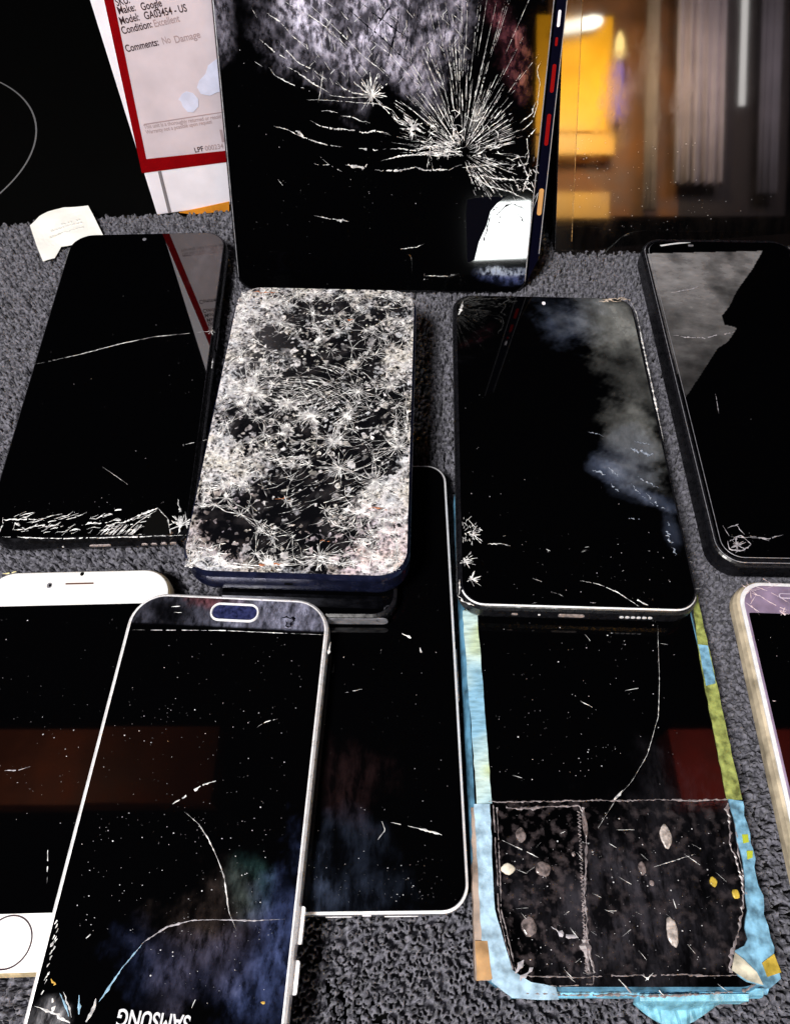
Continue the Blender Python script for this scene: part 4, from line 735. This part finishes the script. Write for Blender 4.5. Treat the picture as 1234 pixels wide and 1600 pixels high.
def phone_far_right():
    p = Pose([(1001, 378), (1256, 370), (1404, 884), (1118, 886)], (0, 0, .0115), Zp); T = .010; e = p.empty('phone', T)
    tag(e, 'black cased phone at the right edge with painted grey reflection and chipped lower corner', 'phone', GRP)
    body(p, T, .010, M['black'], e, prof=[(.0015, 0), (0, .002), (0, T - .0012), (.0003, T - .0004), (.0009, T)]); L = p.loc
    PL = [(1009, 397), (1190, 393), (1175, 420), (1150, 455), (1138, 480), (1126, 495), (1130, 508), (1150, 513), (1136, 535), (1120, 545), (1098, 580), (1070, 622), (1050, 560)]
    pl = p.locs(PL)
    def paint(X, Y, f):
        t = inpoly(X, Y, pl); yy = np.clip((Y - L(1060, 620)[1]) / (L(1060, 400)[1] - L(1060, 620)[1]), 0, 1); return t * (.20 + .95 * yy ** 1.3), np.ones(X.shape + (3,)) * (1, .97, 1)  # polygon paints a mirrored reflection into the colour, brighter towards the top
    sheet('screen', p.w - .004, p.h - .005, .0075, T - .0003 + .0006, glass('painted_glare_glass', (.34, .34, .34), sc=190, st=(.5, 1, 1), streak=.3, lo=.05, hi=.8), e, paint, step=.0005)
    c = Cracks(); z = T + .00035
    def ln(P, w=.0002, j=.4, b=.05): c.line([L(*q) for q in P], w, j, b, z)
    ln([(1136, 845), (1140, 858), (1160, 860), (1172, 850), (1155, 838), (1138, 846)], .0006); c.burst(L(1150, 852), 14, .001, .004, 0, 360, .0004, z); ln([(1140, 840), (1200, 842), (1222, 836)], .0004); ln([(1128, 822), (1138, 838)], .0003); ln([(1150, 822), (1162, 836)], .0004); ln([(1170, 838), (1200, 846)], .0006); ln([(1135, 826), (1152, 820)], .0004)
    ln([(1116, 614), (1122, 648)], .0002, .3, .2); ln([(1045, 458), (1080, 452), (1090, 448)], .0005, .4, .1); ln([(1050, 525), (1100, 528), (1148, 518)], .0006, .6, .15)
    c.build('crack_web', M['crack_soft'], e)
    for ins, zz, y0 in ((.0010, T + .0001, 0), (.0028, T + .00036, 0)):
        m = MB(); ring = [rr(p.w, p.h, .010, i, 9) for i in (ins, ins + .00028)]; nn = len(ring[0])
        for i in range(nn):
            j = (i + 1) % nn; yv = ring[0][i][1]
            if ring[0][i][0] > 0 and yv > 0: continue
            m.add([(*ring[0][i], zz - .0002), (*ring[0][j], zz - .0002), (*ring[1][j], zz + .0001), (*ring[1][i], zz + .0001)], [[0, 1, 2, 3]])
        m.build('rim_line', M['grey_metal'] , e)
    m = MB(); m.poly(p.locs([(1030, 384), (1060, 380), (1078, 380), (1050, 383), (1032, 386)]), T + .00045, .0003); m.build('rim_glint', M['chrome'], e)  # pale sliver standing in for a glint on the rim
    m = MB(); q = L(1078, 385); m.poly(rr(.0024, .0010, .0004, 0, 4, *q), T + .0006, .0002); m.build('front_camera', M['grey_metal'], e)
    specks(e, p, z, [(1120, 700, 60, 120, 10), (1160, 850, 40, 20, 20)])
phone_far_right()
def phone_white():
    A = at(272, 886, .0092); B0 = at(125, 905, .0092); B1 = at(15, 1470, .0092)
    ey = (B0 - B1); ey /= np.linalg.norm(ey); ey = ey + np.array([0, 1., 0]); ey /= np.linalg.norm(ey); p = Pose([(0, 900), (250, 900), (250, 1300), (0, 1300)], (0, 0, .0092), Zp)
    p.ey = ey; p.ex = np.cross(ey, p.n); p.w = 2 * abs((A - B0) @ p.ex) + .0006; p.h = .1255; top = A @ ey; mid = B0
    p.c = mid + ey * ((top - mid @ ey) - p.h / 2); T = .0078; e = p.empty('phone', T); L = p.loc
    yb = L(30, 1527)[1]; d = -p.h / 2 - yb; p.c = p.c - ey * d / 2; p.h += d; e = (bpy.data.objects.remove(e), p.empty('phone', T))[1]
    tag(e, 'white fronted phone with round home button and blank black screen', 'phone', GRP)
    body(p, T, .010, M['gold'], e); slab('white_front', p.w - .0020, p.h - .0020, .0092, [(0, T - .0006), (0, T - .0001), (.0004, T + .0001)], M['white_glass'], e)
    y1 = L(125, 945)[1]; y0 = L(20, 1428)[1]; sheet('display', p.w - .0052, y1 - y0, .0003, T + .00014, M['glass'], e, cy=(y0 + y1) / 2)
    def pill(name, q, w, h, mt, z=.00016): m = MB(); m.poly(rr(w, h, min(w, h) * .49, 0, 6, *q), T + z, .00006); m.build(name, mt, e)
    pill('earpiece', L(125, 912), .0096, .00065, simple('brown_mesh', (.10, .045, .03), .6)); pill('front_camera', L(78, 915), .0018, .0021, M['grey_metal']); pill('front_camera_lens', L(79, 915), .0009, .0011, M['dark_port'], .00022); pill('sensor', L(129, 897), .0013, .0015, M['dark_port'])
    q = L(13, 1472); m = MB(); n = 64; rad = .0062; m.loft([[(q[0] + r * math.cos(i * 2 * math.pi / n), q[1] + r * math.sin(i * 2 * math.pi / n), z) for i in range(n)] for r, z in ((rad + .0002, T + .0001), (rad, T + .00025), (rad - .00025, T + .00012))], cap=False); m.f = [f_[::-1] for f_ in m.f]; m.build('home_button', simple('button_ring', (.05, .03, .04), .4), e)
    specks(e, p, T + .0002, [(90, 1050, 100, 90, 40), (60, 1180, 80, 60, 30), (60, 1240, 70, 60, 12)], rmax=.00028)
    c = Cracks(); c.line([L(8, 1204), L(30, 1204), L(48, 1198)], .00025, .3, .1, T + .0002); c.build('scratch', M['crack_soft'], e)
    c = Cracks(); c.line([L(5, 897), L(30, 893)], .0008, .3, .2, T + .00012); c.build('worn_edge', simple('yellow_wear', (.62, .55, .25), .5), e)
phone_white()
def phone_silver():
    p = Pose([(203, 922), (529, 938), (435, 1610), (46, 1590)], (0, 0, .0172), Zp).grow(bottom=.0125); T = .0074; e = p.empty('phone', T); L = p.loc
    tag(e, 'upside down silver framed phone nearest the camera with curved cracks', 'phone', GRP)
    body(p, T, .0115, M['silver'], e, prof=[(.0022, 0), (.0006, .0011), (0, .0028), (0, T - .0020), (.0003, T - .0008), (.0010, T - .0001)])
    w, h = p.w - .0030, p.h - .0030
    ytop = L(300, 978)[1]
    bands = simple('x', (0, 0, 0))
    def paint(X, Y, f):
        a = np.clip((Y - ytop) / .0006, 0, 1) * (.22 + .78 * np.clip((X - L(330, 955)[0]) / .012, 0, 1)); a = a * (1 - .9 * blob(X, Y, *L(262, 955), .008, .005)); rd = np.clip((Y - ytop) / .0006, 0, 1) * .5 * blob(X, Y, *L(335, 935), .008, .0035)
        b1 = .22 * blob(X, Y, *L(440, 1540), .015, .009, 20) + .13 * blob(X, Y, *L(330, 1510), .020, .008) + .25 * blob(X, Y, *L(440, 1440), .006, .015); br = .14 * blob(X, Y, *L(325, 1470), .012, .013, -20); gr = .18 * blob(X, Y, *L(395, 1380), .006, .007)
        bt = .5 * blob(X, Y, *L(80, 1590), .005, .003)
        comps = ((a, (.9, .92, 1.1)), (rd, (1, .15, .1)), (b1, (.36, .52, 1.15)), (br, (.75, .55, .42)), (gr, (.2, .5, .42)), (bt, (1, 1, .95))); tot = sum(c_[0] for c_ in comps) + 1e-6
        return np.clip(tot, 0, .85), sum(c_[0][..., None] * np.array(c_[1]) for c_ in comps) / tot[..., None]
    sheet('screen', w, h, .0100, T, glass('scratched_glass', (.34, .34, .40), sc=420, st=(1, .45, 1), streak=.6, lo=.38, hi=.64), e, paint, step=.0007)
    # earpiece: silver ring round a dark blue slot
    q = L(367, 957); m = MB(); m.loft([[(x, y, z) for x, y in rr(.0158, .0064, .0031, i, 8, *q)] for i, z in ((0, T), (.0002, T + .0005), (.0006, T + .0005), (.0008, T + .0001))], cap=False); m.build('earpiece_ring', M['chrome'], e)
    m = MB(); m.poly(rr(.0146, .0052, .0025, 0, 8, *q), T + .00012, .0001); m.build('earpiece', simple('navy_mesh', (.012, .016, .07), .35, 0, .6, 900), e)
    c = Cracks(); z = T + .00004
    def ln(P, w=.0002, j=.3, b=.03, C=c): C.line([L(*q) for q in P], w, j, b, z)
    ln([(288, 1268), (310, 1287), (325, 1310), (340, 1342), (350, 1370), (354, 1400), (358, 1425), (370, 1455)], .00026, .2, 0); ln([(275, 1254), (295, 1243), (315, 1228), (338, 1220)], .0004, .5, .2); ln([(270, 1256), (280, 1250)], .0004)
    ln([(400, 1137), (415, 1128), (434, 1123)], .0002, .4, .3); ln([(100, 1550), (108, 1575), (112, 1590)], .0004); ln([(55, 1572), (85, 1585), (110, 1598)], .0006); ln([(150, 1560), (145, 1580), (135, 1597)], .0010); ln([(76, 1320), (74, 1380)], .0003, .3, .2); ln([(82, 1560), (84, 1580)], .0008)
    ln([(206, 984), (350, 985), (506, 992)], .00018, .2, .08); ln([(510, 995), (506, 1040)], .0002); ln([(517, 1003), (513, 1022)], .0007, .2, 0)
    ln([(268, 948), (282, 947)], .0003); ln([(272, 957), (284, 957)], .0003); ln([(300, 1575), (306, 1562)], .0004); ln([(135, 1466), (142, 1460)], .0004)
    for k in range(16): q = (random.uniform(60, 100), random.uniform(1440, 1560)); q = (98 - (q[1] - 1400) * .2 + random.uniform(-3, 3), q[1]); ln([q, (q[0] + 4, q[1] - 7)], .0005)
    c.build('crack', M['crack'], e)
    k = Cracks(); ln([(446, 1436), (400, 1438), (340, 1437), (300, 1438), (262, 1448), (225, 1472), (195, 1510)], .00035, .15, 0, k); k.build('curved_crack', M['crack_soft'], e)
    k = Cracks(); ln([(225, 1472), (195, 1508), (170, 1545), (155, 1565)], .0006, .15, 0, k); ln([(94, 1552), (102, 1570), (108, 1588)], .0004, .2, 0, k); ln([(124, 1555), (124, 1585)], .0005, .2, 0, k); k.build('blue_crack', M['crack_blue'], e)
    k = Cracks(); ln([(447, 968), (452, 980), (460, 966), (441, 965)], .0009, .6, 0, k); ln([(445, 982), (455, 984)], .0008, .5, 0, k); k.build('dark_chip', M['crack_and_mask_dark'], e)
    k = Cracks(); ln([(408, 1566), (414, 1567)], .0011, .1, 0, k); ln([(80, 1530), (90, 1538), (84, 1540)], .0011, .4, 0, k); k.build('yellow_spot', simple('amber_spot', (.55, .33, .06), .5), e)
    xa = L(300, 1583); xb = L(188, 1572); a = math.atan2(xb[1] - xa[1], xb[0] - xa[0])
    t = text('SAMSUNG', .0050, M['logo'], e, 'logo', Matrix.Identity(4)); xs_ = [v.co.x for v in t.data.vertices]; kx = math.hypot(xb[0] - xa[0], xb[1] - xa[1]) / (max(xs_) - min(xs_))
    t.data.transform(Matrix.Translation((xa[0], xa[1], T + .0001)) @ Matrix.Rotation(a, 4, 'Z') @ Matrix.Translation((-min(xs_) * kx, .0006, 0)) @ Matrix.Diagonal((kx, 1, 1, 1)))
    x = p.w / 2
    for y0, y1 in ((L(470, 1415)[1], L(462, 1475)[1]), (L(458, 1500)[1], L(450, 1555)[1])):
        m = MB(); m.loft([[(px, py, zz) for px, py in rr(.0016, abs(y0 - y1), .0005, 0, 3, x + .0004, (y0 + y1) / 2)] for zz in (.0024, .0050)]); m.build('side_button', M['silver'], e)
    specks(e, p, z, [(330, 1060, 150, 70, 60), (300, 1200, 150, 110, 150), (270, 1370, 150, 100, 130), (330, 1510, 130, 60, 50)], rmax=.00026)
phone_silver()
def phone_lavender():
    A = at(1141, 904, .0085); B1 = at(1240, 1345, .0085); ey = A - B1; ey[2] = 0; ey /= np.linalg.norm(ey); ey = Vector((0, 1, 0)); B = at(1240, 1345, .0085)
    d = np.array([A[0] - B[0], A[1] - B[1], 0]); 
    p = Pose([(1141, 904), (1350, 904), (1450, 1345), (1240, 1345)], (0, 0, .0085), Zp)
    ey = np.array([-.075, 1, 0]); ey = d / np.linalg.norm(d); p.ey = ey; p.ex = np.cross(ey, p.n); p.w = .069; p.h = .139
    p.c = A + p.ex * p.w / 2 - p.ey * p.h / 2; T = .0072; e = p.empty('phone', T); L = p.loc
    tag(e, 'lavender fronted phone in a worn cream case at the lower right edge', 'phone', GRP)
    body(p, T, .0095, M['cream'], e, 'case', [(.0015, 0), (0, .0015), (0, T - .003), (.0006, T - .0010), (.0016, T)])
    slab('frame', p.w - .0026, p.h - .0026, .0085, [(0, T - .001), (0, T + .0002), (.0004, T + .0003)], M['chrome'], e)
    slab('lavender_front', p.w - .0050, p.h - .0050, .0078, [(0, T), (0, T + .0003), (.0003, T + .00042)], M['lavender'], e)
    xl = L(1168, 958); yt = xl[1]; wd = 2 * abs(xl[0]); sheet('display', wd, p.h - .032, .0004, T + .0005, M['glass'], e, cy=yt - (p.h - .032) / 2)
    c = Cracks(); z = T + .00055
    for P, w in [([(1160, 925), (1185, 932), (1215, 950), (1232, 955)], .0003), ([(1170, 915), (1200, 925), (1234, 945)], .0003), ([(1160, 940), (1185, 958)], .0003), ([(1205, 915), (1190, 905)], .0003), ([(1216, 955), (1225, 962)], .0006), ([(1205, 1096), (1210, 1096)], .0002), ([(1180, 930), (1170, 945), (1185, 962)], .0002), ([(1195, 920), (1220, 912)], .0002)]: c.line([L(*q) for q in P], w, .4, .06, z)
    c.burst(L(1170, 922), 12, .001, .004, w=.0002, z=z); c.burst(L(1222, 957), 6, .0008, .002, w=.0003, z=z); c.build('crack', simple('pale_pink_crack', (.72, .58, .62), .4), e)
    q = L(1222, 932); m = MB(); m.loft([[(x, y, zz) for x, y in rr(.0110, .0020, .0009, i, 6, q[0] + .004, q[1])] for i, zz in ((0, T + .0004), (.0001, T + .0006), (.00035, T + .0006))], cap=False); m.build('earpiece', simple('pale_earpiece', (.55, .48, .6), .4), e)
    specks(e, p, z, [(1210, 1000, 30, 60, 12)])
phone_lavender()
